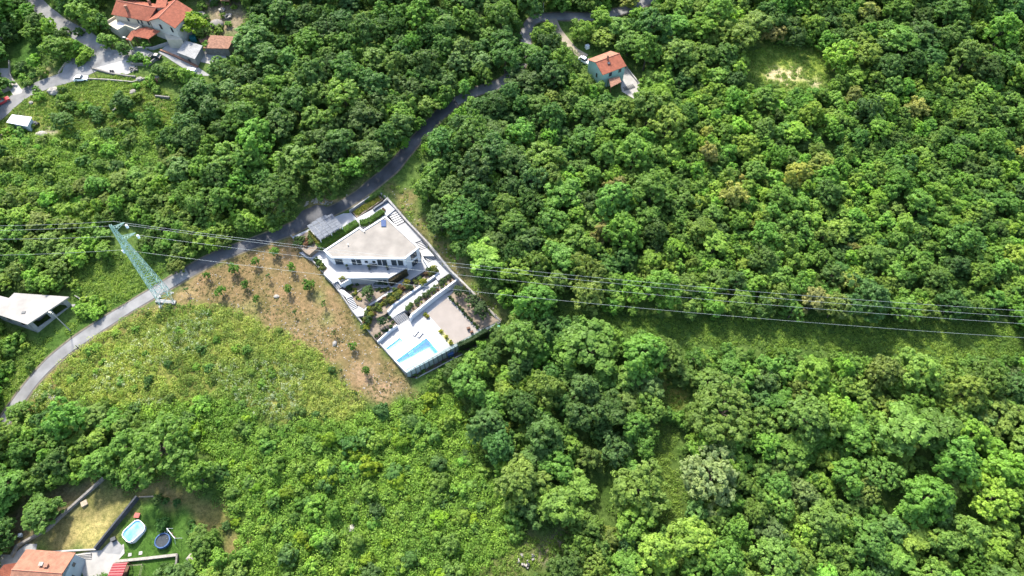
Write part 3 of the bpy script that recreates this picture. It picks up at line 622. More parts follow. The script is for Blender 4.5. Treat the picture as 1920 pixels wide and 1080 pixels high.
# boundary walls and post fences
bl = [G(x, y) for x, y in K1((150, 930)) + V1((230, 655), (440, 880)) + V2((200, 410), (430, 690), (690, 980))]
wall_line('boundary_wall', 'low pale wall along the left boundary of the villa plot', bl, .25, .7, 'concrete_pale')
def post_fence(name, label, pts, hgt, sp, m, rails=2, r0=.05):
    t_ = thing(name, label, 'fence', (pts[0][0], pts[0][1], gz(pts[0])))
    for i in range(len(pts) - 1):
        a, b = Vector(pts[i]), Vector(pts[i + 1]); a.z = gz(a); b.z = gz(b); n = max(1, int((b - a).length / sp))
        for k in range(n + (i == len(pts) - 2)):
            p = a.lerp(b, k / n); p.z = gz(p); MB().box((p.x, p.y, p.z + hgt / 2), (r0 * 2, r0 * 2, hgt)).build('post', m, t_)
        for k in range(rails):
            zz = hgt * (k + 1) / rails - .08; MB().tube((a.x, a.y, a.z + zz), (b.x, b.y, b.z + zz), r0 * .6, 4).build('rail', m, t_)
    return t_
wall_line('boundary_kerb', 'low pale kerb wall down the right side of the villa plot', [xy(G(x, y)) for x, y in V1((893, 142), (1060, 335), (1240, 522), (1440, 767), (1510, 832)) + V2((1562, 507))], .5, .12, 'concrete_pale', down=4)
post_fence('post_fence', 'white post-and-rail fence down the right side of the villa plot', [G(x, y) for x, y in V1((900, 150), (1060, 330), (1240, 520), (1440, 765), (1505, 828))], 1.1, 2.0, 'metal_grey', 2, .03)
post_fence('post_fence', 'pale timber fence along the right edge of the tree bed', [G(x, y) for x, y in K4((560, 70), (760, 240), (930, 420), (1080, 555))], 1.0, 1.6, 'wood_pale', 2, .08)
post_fence('post_fence', 'wire fence with thin posts down the left side of the villa plot', [G(x, y) for x, y in K1((140, 935)) + V1((222, 660), (432, 888)) + V2((190, 415), (420, 695), (680, 985))], 1.3, 2.5, 'metal_grey', 2, .03)

# things on the terraces
def lounger(label, px, ang):
    p = P(*px, ZD); e = thing('sun_lounger', label, 'sun lounger', (0, 0, 0), 0, 'loungers by the pool')
    MB().box((-.25, 0, .33), (1.4, .62, .10)).build('mattress', 'white_fabric', e)
    mb = MB(); mb.add([(.45, -.31, .30), (.45, .31, .30), (1.05, .31, .72), (1.05, -.31, .72), (.42, -.31, .38), (.42, .31, .38), (1.0, .31, .80), (1.0, -.31, .80)], [(0, 3, 2, 1), (4, 5, 6, 7), (0, 1, 5, 4), (1, 2, 6, 5), (2, 3, 7, 6), (3, 0, 4, 7)]); mb.build('backrest', 'white_fabric', e)
    MB().box((-.25, 0, .25), (1.45, .66, .05)).build('frame', 'brown_wood', e)
    for a in (-.8, .4):
        for b in (-.27, .27): MB().box((a, b, .11), (.06, .06, .22)).build('leg', 'brown_wood', e)
    e.location = p; e.rotation_euler = (0, 0, ang)
lounger('left of the two white sun loungers by the pool', K3((745, 405))[0], R(60)); lounger('right of the two white sun loungers by the pool', K3((805, 430))[0], R(60))
def chair(label, px, z, ang, m='brown_wood', s=1.0, group=None):
    e = thing('garden_chair', label, 'chair', (0, 0, 0), 0, group)
    MB().box((0, 0, .40), (.62 * s, .62 * s, .1)).build('seat', m, e); MB().box((0, .29 * s, .68), (.62 * s, .08, .5)).build('backrest', m, e)
    for a in (-1, 1):
        MB().box((a * .30 * s, 0, .58), (.06, .6 * s, .05)).build('armrest', m, e)
        for b in (-1, 1): MB().box((a * .27 * s, b * .24 * s, .17), (.06, .06, .34)).build('leg', m, e)
    e.location = P(*px, z); e.rotation_euler = (0, 0, ang); return e
chair('upper of the two brown armchairs on the gravel patio', K4((665, 655))[0], ZD + .03, R(200), s=1.35); chair('lower of the two brown armchairs on the gravel patio', K4((705, 700))[0], ZD + .03, R(200), s=1.2)
e = thing('dining_table', 'dark dining table on the villa terrace', 'table', P(*K2((985, 462))[0], ZT))
c_ = e.location.copy(); MB().box((c_.x, c_.y, ZT + .74), (2.3, .95, .06)).build('table_top', 'frame_dark', e)
for a in (-1, 1):
    for b in (-1, 1): MB().box((c_.x + a * 1.0, c_.y + b * .38, ZT + .355), (.08, .08, .71)).build('leg', 'frame_dark', e)
for i, lb in enumerate(('left chair behind the dark terrace table', 'middle chair behind the dark terrace table', 'right chair behind the dark terrace table')):
    o = chair(lb, K2((985, 462))[0], ZT, 0, 'frame_dark', .8); o.location = (c_.x - .75 + .75 * i, c_.y + .85, ZT)

# ------------------------------------------------------------------ power pylon and lines
b0 = G(313, 563); zb = b0.z; AX = (b0.x, b0.y); HT = 31.0
pyl = thing('power_pylon', 'tall pale green steel lattice power pylon beside the road', 'pylon', (b0.x, b0.y, zb))
def half(z): return 1.7 - 1.05 * min(1, z / 24) if z < 24 else .65 - .45 * (z - 24) / (HT - 24)
RZ = R(22)
def leg_pt(k, z):
    a = RZ + math.pi / 4 + k * math.pi / 2; h = half(z) * 1.414; return Vector((AX[0] + math.cos(a) * h, AX[1] + math.sin(a) * h, zb + z))
lev = [0, 3.6, 6.8, 9.6, 12.2, 14.6, 16.8, 18.9, 20.8, 22.6, 24.4, 26.2, 28.2, HT]
for k in range(4):
    mb = MB()
    for i in range(len(lev) - 1): mb.tube(leg_pt(k, lev[i]), leg_pt(k, lev[i + 1]), .09, 4)
    mb.build('leg', 'metal_pylon', pyl)
for i in range(len(lev) - 1):
    mb = MB()
    for k in range(4):
        a, b, c_, d = leg_pt(k, lev[i]), leg_pt((k + 1) % 4, lev[i]), leg_pt(k, lev[i + 1]), leg_pt((k + 1) % 4, lev[i + 1])
        mb.tube(a, d, .058, 4); mb.tube(b, c_, .058, 4)
        if i: mb.tube(a, b, .05, 4)
    mb.build('brace', 'metal_pylon', pyl)
ARM = []
for (ex, ey), z in zip(K5((278, 130), (405, 245), (242, 410)), (29.2, 25.6, 23.4)):
    tip = P(ex, ey, zb + z - .9); top = tip + Vector((0, 0, .9)); mb = MB()
    for k in range(4): mb.tube(leg_pt(k, z + (.9 if k % 2 else -.6)), top, .07, 4)
    for k in range(4):
        for s in (.35, .68): mb.tube(leg_pt(k, z + .2).lerp(top, s), leg_pt((k + 1) % 4, z + .2).lerp(top, s), .05, 4)
    arm = mb.build('cross_arm', 'metal_pylon', pyl); ARM.append((top, tip))
    MB().lathe((tip.x + .3, tip.y - .4, tip.z - .6), [(.08, 0), (.30, .1), (.20, .25), (.30, .4), (.20, .55), (.30, .7), (.20, .85), (.28, .98), (.08, 1.1)], 10).build('insulator', 'insulator', arm)
for k in range(4): p = leg_pt(k, 0); MB().box((p.x, p.y, p.z + .1), (.8, .8, .7), RZ).build('footing', 'concrete', pyl)
p = G(312, 568); wall_line('pylon_plinth', 'weathered concrete block in front of the pylon feet', [xy(G(*q_)) for q_ in K5((620, 990), (840, 1010))], 1.0, .5, 'concrete', cat='plinth')
def wire(label, a, b, sag, n=40):
    mb = MB(); pts = []
    for i in range(n + 1):
        t_ = i / n; p = a.lerp(b, t_); p.z -= 4 * sag * t_ * (1 - t_); pts.append(p)
    for i in range(n): mb.tube(pts[i], pts[i + 1], .023, 5)
    tag(mb.build('power_line', 'wire'), label, 'power line', 'power lines')
topp = P(*K5((130, 90))[0], zb + HT)
ends = [topp] + [t_[1] for t_ in ARM]
left_px = [(-160, 422), (-160, 432), (-160, 447), (-160, 479)]; right_px = [(2400, 608), (2400, 622), (2400, 634), (2400, 660)]
nmw = ['topmost', 'second', 'third', 'lowest']
for i in range(4):
    zL = ends[i].z - 2; wire(f'{nmw[i]} wire running left from the pylon', ends[i], P(*left_px[i], zL), .8)
    zR = ends[i].z - 4; wire(f'{nmw[i]} wire running right from the pylon across the forest', ends[i], P(*right_px[i], zR), 5.2)

# ------------------------------------------------------------------ lamp posts, poles
def lamp_post(label, base_px, hgt, arm=None, m='concrete_pale', r=.13, name='street_lamp'):
    p = G(*base_px); e = thing(name, label, 'street lamp', (p.x, p.y, p.z))
    MB().tube((p.x, p.y, p.z - .4), (p.x, p.y, p.z + hgt), r, 8, r * .6).build('pole', m, e)
    if arm:
        q_ = Vector((p.x + arm[0], p.y + arm[1], p.z + hgt + .25)); MB().tube((p.x, p.y, p.z + hgt - .1), q_, .06, 6).build('bracket', m, e)
        MB().box((q_.x, q_.y, q_.z - .05), (.85, .36, .16), math.atan2(arm[1], arm[0])).build('lamp_head', 'lamp', e)
    return e
lamp_post('pale concrete pole leaning into view beside the flat-roofed shell', L5((475, 792))[0], 8.2, (-.7, .3), 'concrete_pale', .16)
lamp_post('street lamp on the pale forecourt below the farmhouse', H3((495, 690))[0], 8.2, (-1.2, .4), 'metal_grey', .14)
lamp_post('pale pole beside the upper lane, left of the two', T7((425, 122))[0], 7, None, 'concrete_pale', .15, 'utility_pole'); lamp_post('pale pole beside the upper lane, right of the two', T7((1330, 70))[0], 7, None, 'concrete_pale', .13, 'utility_pole')
lamp_post('short dark post standing for the pale pole shadow at the lower road edge', L5((545, 925))[0], 2.6, None, 'frame_dark', .12, 'shadow_post')  # thin dark post added in place of the pole's cast shadow
for o in C.objects:
    if o.name.startswith(('utility_pole', 'shadow_post')): o['category'] = 'pole'
lamp_post('thin pole at the bend of the village road', H4((680, 545))[0], 4.5, None, 'bark', .1, 'utility_pole')['category'] = 'pole'

# ------------------------------------------------------------------ unfinished concrete building on the left
zg = gz(G(*L5((330, 740))[0])); zt = zg + 4.2
sl = at(L5((-60, 540), (60, 572), (95, 537), (467, 563), (185, 750), (-60, 668)), zt); e = thing('concrete_shell', 'unfinished grey concrete house shell with flat roof at the left edge', 'building', (sl[3][0], sl[3][1], zg))
MB().prism(sl, zt - .4, zt).build('roof', 'slab_bare', e)
ins = inset(sl, .5)
def shell_wall(a, b, gaps, z0, z1, nm='wall', m='concrete', th=.3):
    a, b = np.array(a), np.array(b); d = b - a; L_ = np.linalg.norm(d); d /= L_; n = np.array((-d[1], d[0])) * th / 2; s = 0
    for g0, g1 in gaps + [(1.0, 1.0)]:
        if g0 - s > .002: MB().prism([tuple(a + d * L_ * s - n), tuple(a + d * L_ * g0 - n), tuple(a + d * L_ * g0 + n), tuple(a + d * L_ * s + n)], z0, z1).build(nm, m, e)
        if g1 > g0:
            MB().prism([tuple(a + d * L_ * g0 - n), tuple(a + d * L_ * g1 - n), tuple(a + d * L_ * g1 + n), tuple(a + d * L_ * g0 + n)], z0, z0 + (z1 - z0) * .58).build('sill_wall', m, e)
        s = g1
shell_wall(ins[3], ins[4], [(.10, .42), (.55, .92)], zg - 3, zt - .4); shell_wall(ins[4], ins[5], [(.18, .38), (.60, .80)], zg - 3, zt - .4); shell_wall(ins[2], ins[3], [], zg - 3, zt - .4)
MB().prism(inset(sl, 3.0), zg - 2, zt - .41).build('shade_core', 'concrete_dark', e)  # dark solid block inside, painting the shade seen through the openings
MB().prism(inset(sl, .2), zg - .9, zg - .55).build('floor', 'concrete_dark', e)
ex = at(L5((467, 565), (520, 625), (500, 640), (455, 590)), zg + .3); MB().prism(ex, zg - 2, zg + .9).build('plinth', 'concrete', e)
p = P(*L5((160, 670))[0], zt); MB().box((p.x, p.y, zt + .09), (.9, .7, .16)).build('roof_hatch', 'concrete_dark', e)
wall_line('trough', 'small open concrete pit behind the flat-roofed shell', [xy(G(*q_)) for q_ in L5((510, 560), (575, 600), (590, 565))], .25, .5, 'concrete', cat='pit')

# ------------------------------------------------------------------ farmhouse, upper left
zg = gz(G(*H3((700, 420))[0])); W3 = lambda x, y, h: P(*H3((x, y))[0], zg + h)
fh = thing('farmhouse', 'large cream farmhouse with red tiled roofs, upper left', 'house', (*xy(W3(600, 380, 0)), zg))
e0, e1, e2 = W3(600, 222, 6), W3(885, 300, 6), W3(1065, 110, 6); e3 = e0 + (e2 - e1); r0 = (e0 + e1) / 2 + Vector((0, 0, 2.1)); r1 = (e2 + e3) / 2 + Vector((0, 0, 2.1))
MB().prism([xy(v) for v in (e0, e1, e2, e3)], zg - 3, zg + 5.9).build('wall', 'cream_white', fh)
MB().add([e0 + Vector((0, 0, -.12)), e1 + Vector((0, 0, -.12)), r0 + Vector((0, 0, -.2)), e3 + Vector((0, 0, -.12)), e2 + Vector((0, 0, -.12)), r1 + Vector((0, 0, -.2))], [(0, 1, 2), (4, 3, 5)]).build('gable', 'cream_white', fh)
ov = (e0 - e3).normalized() * .45; sd_ = (e1 - e0).normalized() * .35; dn = Vector((0, 0, -.25))
rr = tiles('roof', 'tile_red', fh, e1 + ov + sd_ + dn, e2 - ov + sd_ + dn, r1 - ov, r0 + ov); tiles('roof', 'tile_red', fh, e0 + ov - sd_ + dn, e3 - ov - sd_ + dn, r1 - ov, r0 + ov)
MB().tube(r0 + ov + Vector((0, 0, .1)), r1 - ov + Vector((0, 0, .1)), .16, 6).build('ridge_cap', 'tile_ridge', rr)
l0, l1 = W3(190, 150, 5.6), W3(592, 225, 5.6); hv = P(*H3((273, 70))[0], zg + 5.6) - l0; l2, l3 = l1 + 2 * hv, l0 + 2 * hv; up = Vector((0, 0, 1.9)); m0, m1 = l0 + hv + up, l1 + hv + up
MB().prism([xy(v) for v in (l0, l1, l2, l3)], zg - 3, zg + 5.5).build('wall', 'cream', fh)
ld = (l1 - l0).normalized() * .4; hd = hv.normalized() * .4
rl_ = tiles('roof', 'tile_red', fh, l0 - ld - hd + dn, l1 - hd + dn, m1 + ld * 3, m0 - ld); tiles('roof', 'tile_red', fh, l3 - ld + hd + dn, l2 + hd + dn, m1 + ld * 3, m0 - ld)
MB().add([l0, l3, m0 - Vector((0, 0, .1))], [(0, 1, 2), (2, 1, 0)]).build('gable', 'cream', fh)
MB().tube(m0 - ld + Vector((0, 0, .1)), m1 + ld * 3 + Vector((0, 0, .1)), .16, 6).build('ridge_cap', 'tile_ridge', rl_)
ch = W3(345, 95, 7.2); MB().box((ch.x, ch.y, ch.z), (.7, .6, 1.9)).box((ch.x, ch.y, ch.z + 1.0), (.9, .8, .14)).build('chimney', 'tile_old', rl_)
ch = W3(595, 15, 8); MB().box((ch.x, ch.y, ch.z - .3), (.7, .6, 1.6)).build('chimney', 'tile_old', rr)
d0 = W3(735, 50, 7.4); MB().prism([(d0.x - 1.4, d0.y - 1.2), (d0.x + 1.4, d0.y - 1.2), (d0.x + 1.4, d0.y + 1.6), (d0.x - 1.4, d0.y + 1.6)], d0.z - 1.5, d0.z - .2).build('dormer', 'cream', rl_)
tiles('dormer_roof', 'tile_red', rl_, (d0.x - 1.7, d0.y - 1.5, d0.z - .2), (d0.x + 1.7, d0.y - 1.5, d0.z - .2), (d0.x + 1.7, d0.y + 1.7, d0.z + .5), (d0.x - 1.7, d0.y + 1.7, d0.z + .5))
for f, wd in ((.38, .7), (.66, .55), (.76, .55), (.95, .6)): window(fh, l0, l1, f, wd, zg + 3.7, zg + 5.0, out=(0, -1), panes=1)
for f, wd, z in ((.38, .8, 3.6), (.82, .7, 3.6), (.7, 1.0, .6)): window(fh, e0, e1, f, wd, zg + z, zg + z + 1.7, out=(0, -1), panes=1)
tb = [xy(W3(x, y, 3.2)) for x, y in ((105, 262), (240, 180), (420, 230), (520, 300), (450, 345), (335, 300), (250, 350))]
tbk = MB().prism(tb, zg - 3, zg + 3.0).build('terrace_block', 'cream', fh); mb = MB(); ring(mb, tb, .3, zg + 3.004, zg + 3.7); mb.build('parapet', 'cream', tbk)
MB().prism([xy(W3(x, y, 3.1)) for x, y in ((170, 297), (268, 235), (322, 275), (240, 333))], zg + 3.004, zg + 3.06).build('terrace_floor', 'white_wall', tbk)
ff = [W3(x, y, 2.7) for x, y in ((740, 335), (905, 350), (960, 430), (790, 430))]; MB().prism([xy(v) for v in ff], zg - 3, zg + 2.2).build('front_terrace', 'cream', fh)
pr = [W3(400, 350, 3.3), W3(560, 305, 3.4), W3(720, 350, 3.2), W3(590, 440, 2.7), W3(430, 408, 2.7)]
po = tiles('porch_roof', 'tile_red', fh, pr[4], pr[3], pr[2], pr[1]); tiles('porch_roof', 'tile_red', fh, W3(335, 445, 2.6), W3(395, 460, 2.6), pr[4] + Vector((.1, .1, .1)), pr[0])
tiles('porch_roof', 'tile_red', fh, pr[0], pr[4], pr[1] + Vector((.6, 0, .02)), pr[1])
for x, y in ((440, 415), (585, 437), (345, 445), (390, 462)): p = W3(x, y, 2.6); MB().box((p.x, p.y, zg - .4), (.25, .25, 6.0)).build('porch_post', 'brown_wood', fh)
wall_line('yard_wall', 'grey wall in front of the farmhouse yard', [xy(G(*q_)) for q_ in H3((430, 560), (650, 560), (830, 500))], .35, 1.0, 'concrete')
# sheds
def mono_shed(label, px, hs, m, wallm, corr=True, name='shed', floor=None, pitch=.5):
    v = [P(*p, floor + h) for p, h in zip(px, hs)]; c_ = sum(v, Vector()) / 4; e = thing(name, label, 'shed', (c_.x, c_.y, floor))
    po_ = inset([xy(q_) for q_ in v], .25); MB().prism(po_, floor - 2.5, [h.z - .2 for h in v] if sum(v[i].x * v[(i + 1) % 4].y - v[(i + 1) % 4].x * v[i].y for i in range(4)) > 0 else [h.z - .2 for h in v]).build('wall', wallm, e)
    tiles('roof', m, e, v[3], v[2], v[1], v[0], pitch); return e, v
g2 = gz(G(*H3((1100, 720))[0]))
sh, v = mono_shed('grey metal-roofed shed in the farmyard', H3((1000, 455), (1200, 515), (1112, 668), (912, 592)), (3.2, 3.2, 2.7, 2.7), 'concrete', 'concrete', floor=g2)
window(sh, v[3], v[2], .6, .9, g2 + .9, g2 + 1.8, out=(0, -1), panes=1)
mono_shed('low shed with old weathered orange tiles beside the metal-roofed shed', H3((1290, 398), (1565, 412), (1490, 550), (1205, 542)), (3.2, 3.2, 2.6, 2.6), 'tile_old', 'stone', floor=gz(G(*H3((1350, 600))[0])), pitch=.3)
mono_shed('small brown lean-to behind the old tiled shed', H3((1150, 440), (1270, 400), (1270, 440), (1180, 490)), (2.2, 2.2, 2, 2), 'tile_old', 'brown_wood', floor=g2)
def crate(name, label, px, size, m, rz=0.0, cat='box', lid=None, h0=0.0):
    p = G(*px); e = thing(name, label, cat, (p.x, p.y, p.z)); MB().box((p.x, p.y, p.z + size[2] / 2 - .15 + h0), (size[0], size[1], size[2] + .3), rz).build('body', m, e)
    MB().box((p.x, p.y, p.z + size[2] + .06 + h0), (size[0] * 1.06, size[1] * 1.06, .1), rz).build('lid', lid or m, e); return e
crate('water_tank', 'teal water tank behind the metal-roofed shed', H3((1105, 460))[0], (1.8, 1.5, 1.6), 'teal_box', .3, 'tank')
crate('white_box', 'white covered box on the yard edge below the sheds', H3((1085, 805))[0], (2.4, 1.2, .9), 'car_white', -.3)
def round_thing(name, label, px, prof, m, cat, n=14, top=None, sx=1, sy=1):
    p = G(*px); e = thing(name, label, cat, (p.x, p.y, p.z)); MB().lathe((p.x, p.y, p.z), prof, n, sx, sy).build('body', m, e, True)
    if top: MB().lathe((p.x, p.y, p.z + prof[-1][1]), [(top[0], 0), (top[0], .04)], n, sx, sy).build('lid', top[1], e)
    return e
round_thing('water_barrel', 'round pale terracotta cistern on the bank below the forecourt', H3((705, 905))[0], [(.9, -.3), (1.1, .5), (1.05, 1.1), (.8, 1.4)], 'terracotta', 'cistern', top=(.7, 'stone_pale'))
round_thing('covered_woodpile', 'dark round covered pile behind the lime green tree', H3((1360, 285))[0], [(2.4, -.3), (2.3, .6), (1.7, 1.2), (.6, 1.6)], 'stone', 'pile', 12)
for i, (x, y, s, lb) in enumerate(((1190, 170, 1.6, 'grey-white sack pile behind the lime green tree'), (1420, 120, 1.3, 'pale rubble heap above the covered pile'), (1490, 190, 1.6, 'pale flowering heap beside the thin tree'), (1330, 25, 1.6, 'whitish heap at the top edge right of the farmhouse'))):
    p = G(*H3((x, y))[0]); r_ = rng.uniform(0, 6); mb = MB()
    for k in range(7): mb.box((p.x + math.cos(r_ + k) * s * .5, p.y + math.sin(r_ + k) * s * .5, p.z + .25 + .12 * (k % 3)), (s * .6, s * .45, .5), k * .7)
    tag(mb.build('rubble_heap', 'stone_pale'), lb, 'heap')
e = thing('rubble_heap', 'heap of whitish rubble on the bare patch at the bottom edge', 'heap', G(985, 1052)); p = e.location.copy()
for k in range(16): MB().box((p.x + rng.uniform(-1.8, 1.8), p.y + rng.uniform(-1.6, 1.6), p.z + rng.uniform(.1, .5)), (rng.uniform(.3, .8), rng.uniform(.2, .5), .3), rng.uniform(0, 3)).build('chunk', ('stone', 'stone_pale', 'stone_dark')[k % 3], e)
tp_ = thing('tiled_canopy', 'orange-roofed canopy cut by the top edge right of the farmhouse', 'canopy', G(*H3((1420, 20))[0])); v = [P(*H3(q_)[0], tp_.location.z + 2.4) for q_ in ((1390, -60), (1500, -60), (1500, 12), (1400, 8))]
tiles('roof', 'tile_orange', tp_, v[3], v[2], v[1], v[0]);
for q_ in v: MB().box((q_.x, q_.y, tp_.location.z + .9), (.15, .15, 2.9)).build('post', 'brown_wood', tp_)
# walls and furniture of the upper-left gardens
wall_line('stone_wall', 'low stone wall under the pale forecourt', [xy(G(*q_)) for q_ in H4((650, 482), (780, 518), (890, 535), (950, 540))], .4, .5, 'stone', cat='wall')
wall_line('stone_wall', 'thin wall along the grassy terrace below the forecourt', [xy(G(*q_)) for q_ in H4((610, 555), (760, 562), (930, 578), (1040, 545))], .3, .5, 'stone_pale', cat='wall')
wall_line('stone_wall', 'grey stone bank wall below the parked black car', [xy(G(*q_)) for q_ in H3((400, 735), (600, 740), (700, 660))], .4, .9, 'stone', cat='wall')
wall_line('stone_wall', 'broken wall along the yard edge below the grey shed', [xy(G(*q_)) for q_ in H3((730, 570), (900, 640), (1150, 760))], .6, .5, 'tile_old', cat='wall')
wall_line('stone_wall', 'low wall beside the pale drive at the left edge', [xy(G(*q_)) for q_ in K6((85, 260), (90, 370), (130, 450))], .3, .6, 'stone_pale', cat='wall')
wall_line('stone_wall', 'dark wall edge of the bed above the red car', [xy(G(*q_)) for q_ in K6((-10, 555), (60, 520), (105, 505))], .4, 1.1, 'stone', cat='wall')
wall_line('timber_edging', 'grey timber edging beside the small parking bay', [xy(G(*q_)) for q_ in H4((410, 515), (440, 470), (462, 440))], .3, .4, 'wood_pale', cat='edging')
wall_line('timber_edging', 'pale timber frame on the grass at the left edge', [xy(G(*q_)) for q_ in K6((20, 905), (5, 940), (60, 975), (150, 995), (190, 945))], .35, .35, 'wood_pale', cat='edging')
wall_line('stone_wall', 'grey wall at the brown garden plot', [xy(G(*q_)) for q_ in H4((1090, 680), (1190, 690))], .4, .8, 'stone', cat='wall')
wall_line('stone_wall', 'dry-stone edge below the brown vegetable plot', [xy(G(*q_)) for q_ in H4((760, 990), (870, 985), (960, 965))], .3, .4, 'stone_pale', cat='wall')
def boulder(label, px, s, m='stone_pale', f=1.0):
    p = G(*px); mb = MB(); n = 9; rows = [(.2, -.3), (1, 0), (.95, .35), (.65, .62), (.2, .75)]; vs = []
    for r_, z in rows: vs += [(p.x + math.cos(6.283 * i / n) * r_ * s * f * rng.uniform(.8, 1.15), p.y + math.sin(6.283 * i / n) * r_ * s * rng.uniform(.8, 1.15), p.z + z * s * rng.uniform(.85, 1.1)) for i in range(n)]
    mb.add(vs, [(k * n + i, k * n + (i + 1) % n, (k + 1) * n + (i + 1) % n, (k + 1) * n + i) for k in range(4) for i in range(n)] + [tuple(range(4 * n, 5 * n))]); return tag(mb.build('boulder', m), label, 'rock')
for lb, px, s, f in (('big pale boulder beside the village road', H4((378, 640))[0], 1.7, 1.1), ('small grey rock on the garden lawn by the road', H4((218, 718))[0], .7, 1), ('pale round rock in the terraced garden', H4((932, 643))[0], 1.0, 1.1), ('small white rock among the garden shrubs', H4((800, 765))[0], .7, 1), ('pale flat rock on the sandy patch', H4((290, 940))[0], 1.2, 1.5), ('rock pile at the end of the terrace wall', H4((975, 555))[0], 1.0, 1.2), ('pale rock in the bramble brush', (660, 992), 1.0, 1), ('light rock at the meadow edge by the road', (100, 745), 1.1, 1.4), ('pale rock on the olive slope below the bare sapling', S7((975, 700))[0], .8, .8), ('pale rock among the upper olive saplings', S7((618, 413))[0], .6, 1.4), ('grey rock in the lower right wood', (1595, 908), 1.4, .8), ('pale rock in the forest gap above the right clearing', (1572, 92), 1.6, 1.2), ('reddish boulder on the lower lawn of the fenced garden', B6((1440, 665))[0], 1.0, 1.2)): boulder(lb, px, s, f=f)
e = thing('stone_pile', 'grey pile of logs and stones at the forecourt corner', 'pile', G(*H3((430, 790))[0])); p = e.location.copy()
for k in range(14): MB().box((p.x + rng.uniform(-1.4, 1.4), p.y + rng.uniform(-1.0, 1.0), p.z + rng.uniform(.1, .7)), (rng.uniform(.4, .9), .35, .35), rng.uniform(0, 3)).build('stone', 'stone', e)
for i, (x, lb) in enumerate(((175, 'left of two small dark chairs on the forecourt'), (200, 'right of two small dark chairs on the forecourt'))):
    p = G(*H3((x, 822))[0]); o = chair(lb, (0, 0), 0, .3, 'frame_dark', .9); o.location = p
# white hut
g3 = gz(G(*K6((150, 860))[0])); v = [P(*q_, g3 + h) for q_, h in zip(K6((105, 725), (280, 748), (240, 830), (55, 795)), (2.6, 2.6, 2.2, 2.2))]
e = thing('garden_hut', 'small white hut with a pale flat roof beside the village road', 'hut', (v[2].x, v[2].y, g3)); MB().prism(inset([xy(q_) for q_ in v], .25), g3 - 1.5, g3 + 2.1).build('wall', 'pale_blue', e)
mb = MB(); mb.add([q_ for q_ in v] + [q_ - Vector((0, 0, .15)) for q_ in v], [(3, 2, 1, 0), (4, 5, 6, 7), (0, 1, 5, 4), (1, 2, 6, 5), (2, 3, 7, 6), (3, 0, 4, 7)]); mb.build('roof', 'white_wall', e)
window(e, xy(v[3]), xy(v[2]), .5, 1.2, g3 + .5, g3 + 1.5, out=(0, -1))

# ------------------------------------------------------------------ cars
def car(label, px, ang, m, L=4.2, W=1.72, H=1.48, group='parked cars'):
    e = thing('parked_car', label, 'car', (0, 0, 0), 0, group); a = L / 2
    prof = [(-a, .35), (-a, .78), (-a + .12, .90), (-a * .45, .95)]
    def sect(pts, w0, w1, nm, m_):
        mb = MB(); n = len(pts); vs = [(x, -w(z), z) for x, z in pts for w in [lambda z: w0 + (w1 - w0) * (z - pts[0][1]) / (max(q_[1] for q_ in pts) - pts[0][1] + 1e-6)]] + [(x, w0 + (w1 - w0) * (z - pts[0][1]) / (max(q_[1] for q_ in pts) - pts[0][1] + 1e-6), z) for x, z in pts]
        mb.add(vs, [tuple(range(n)), tuple(range(2 * n - 1, n - 1, -1))] + [(i, n + i, n + (i + 1) % n, (i + 1) % n) for i in range(n)]); return mb.build(nm, m_, e)
    sect([(-a, .30), (a, .30), (a, .62), (a - .08, .76), (a * .42, .92), (-a * .80, .95), (-a + .03, .84)], W / 2, W / 2 - .05, 'body', m)
    cab = sect([(a * .40, .90), (a * .08, H - .06), (-a * .12, H), (-a * .58, H - .05), (-a * .84, .94)], W / 2 - .06, W / 2 - .26, 'cabin', 'glass_dark')
    sect([(a * .06, H - .05), (-a * .12, H + .015), (-a * .60, H - .035), (-a * .58, H - .07)], W / 2 - .27, W / 2 - .26, 'roof', m)
    for s in (-1, 1):
        for x in (a * .62, -a * .62):
            w_ = MB().tube((x, s * (W / 2 - .2), .31), (x, s * (W / 2 + .01), .31), .31, 14).build('tyre', 'tyre', e); MB().tube((x, s * (W / 2), .31), (x, s * (W / 2 + .025), .31), .19, 10).build('rim', 'rim', w_)
        MB().box((a - .06, s * W * .36, .66), (.14, .34, .14)).build('headlight', 'lamp', e); MB().box((-a + .03, s * W * .38, .74), (.1, .28, .16)).build('tail_light', 'lamp_red', e)
        MB().box((a * .28, s * (W / 2 + .06), .98), (.14, .2, .12)).build('mirror', m, e)
    MB().box((a, 0, .45), (.12, W * .8, .14)).build('bumper', 'frame_dark', e)
    b_ = G(*px, .75); e.location = (b_.x, b_.y, gz(b_) + .07); e.rotation_euler = (0, math.atan(-.17 * math.sin(ang)), ang); return e
car('white car parked on the grass beside the village road', (151.5, 146.5), R(6), 'car_white'); car('black car parked below the farmhouse', H3((655, 632))[0], R(172), 'car_black')
car('red car cut by the left edge beside the pale drive', K6((20, 605))[0], R(40), 'car_red')
car('white car beside the mint green house', T7((845, 610))[0], R(-38), 'car_white')
# quad bike beside the hut
p = G(*K6((315, 815))[0]); e = thing('quad_bike', 'small dark quad bike next to the white hut', 'quad bike', (0, 0, 0))
MB().box((0, 0, .62), (1.0, .36, .22)).build('seat', 'black_net', e); MB().box((0, 0, .45), (1.5, .7, .22)).build('body', 'frame_dark', e); MB().tube((.5, -.4, .95), (.5, .4, .95), .04, 6).build('handlebar', 'metal_grey', e)
for a in (-.55, .55):
    for s in (-1, 1): w_ = MB().tube((a, s * .32, .3), (a, s * .58, .3), .3, 12).build('tyre', 'tyre', e); MB().tube((a, s * .57, .3), (a, s * .6, .3), .15, 8).build('rim', 'rim', w_)
e.location = p; e.rotation_euler = (0, 0, R(-30)); e.scale = (1.3,) * 3

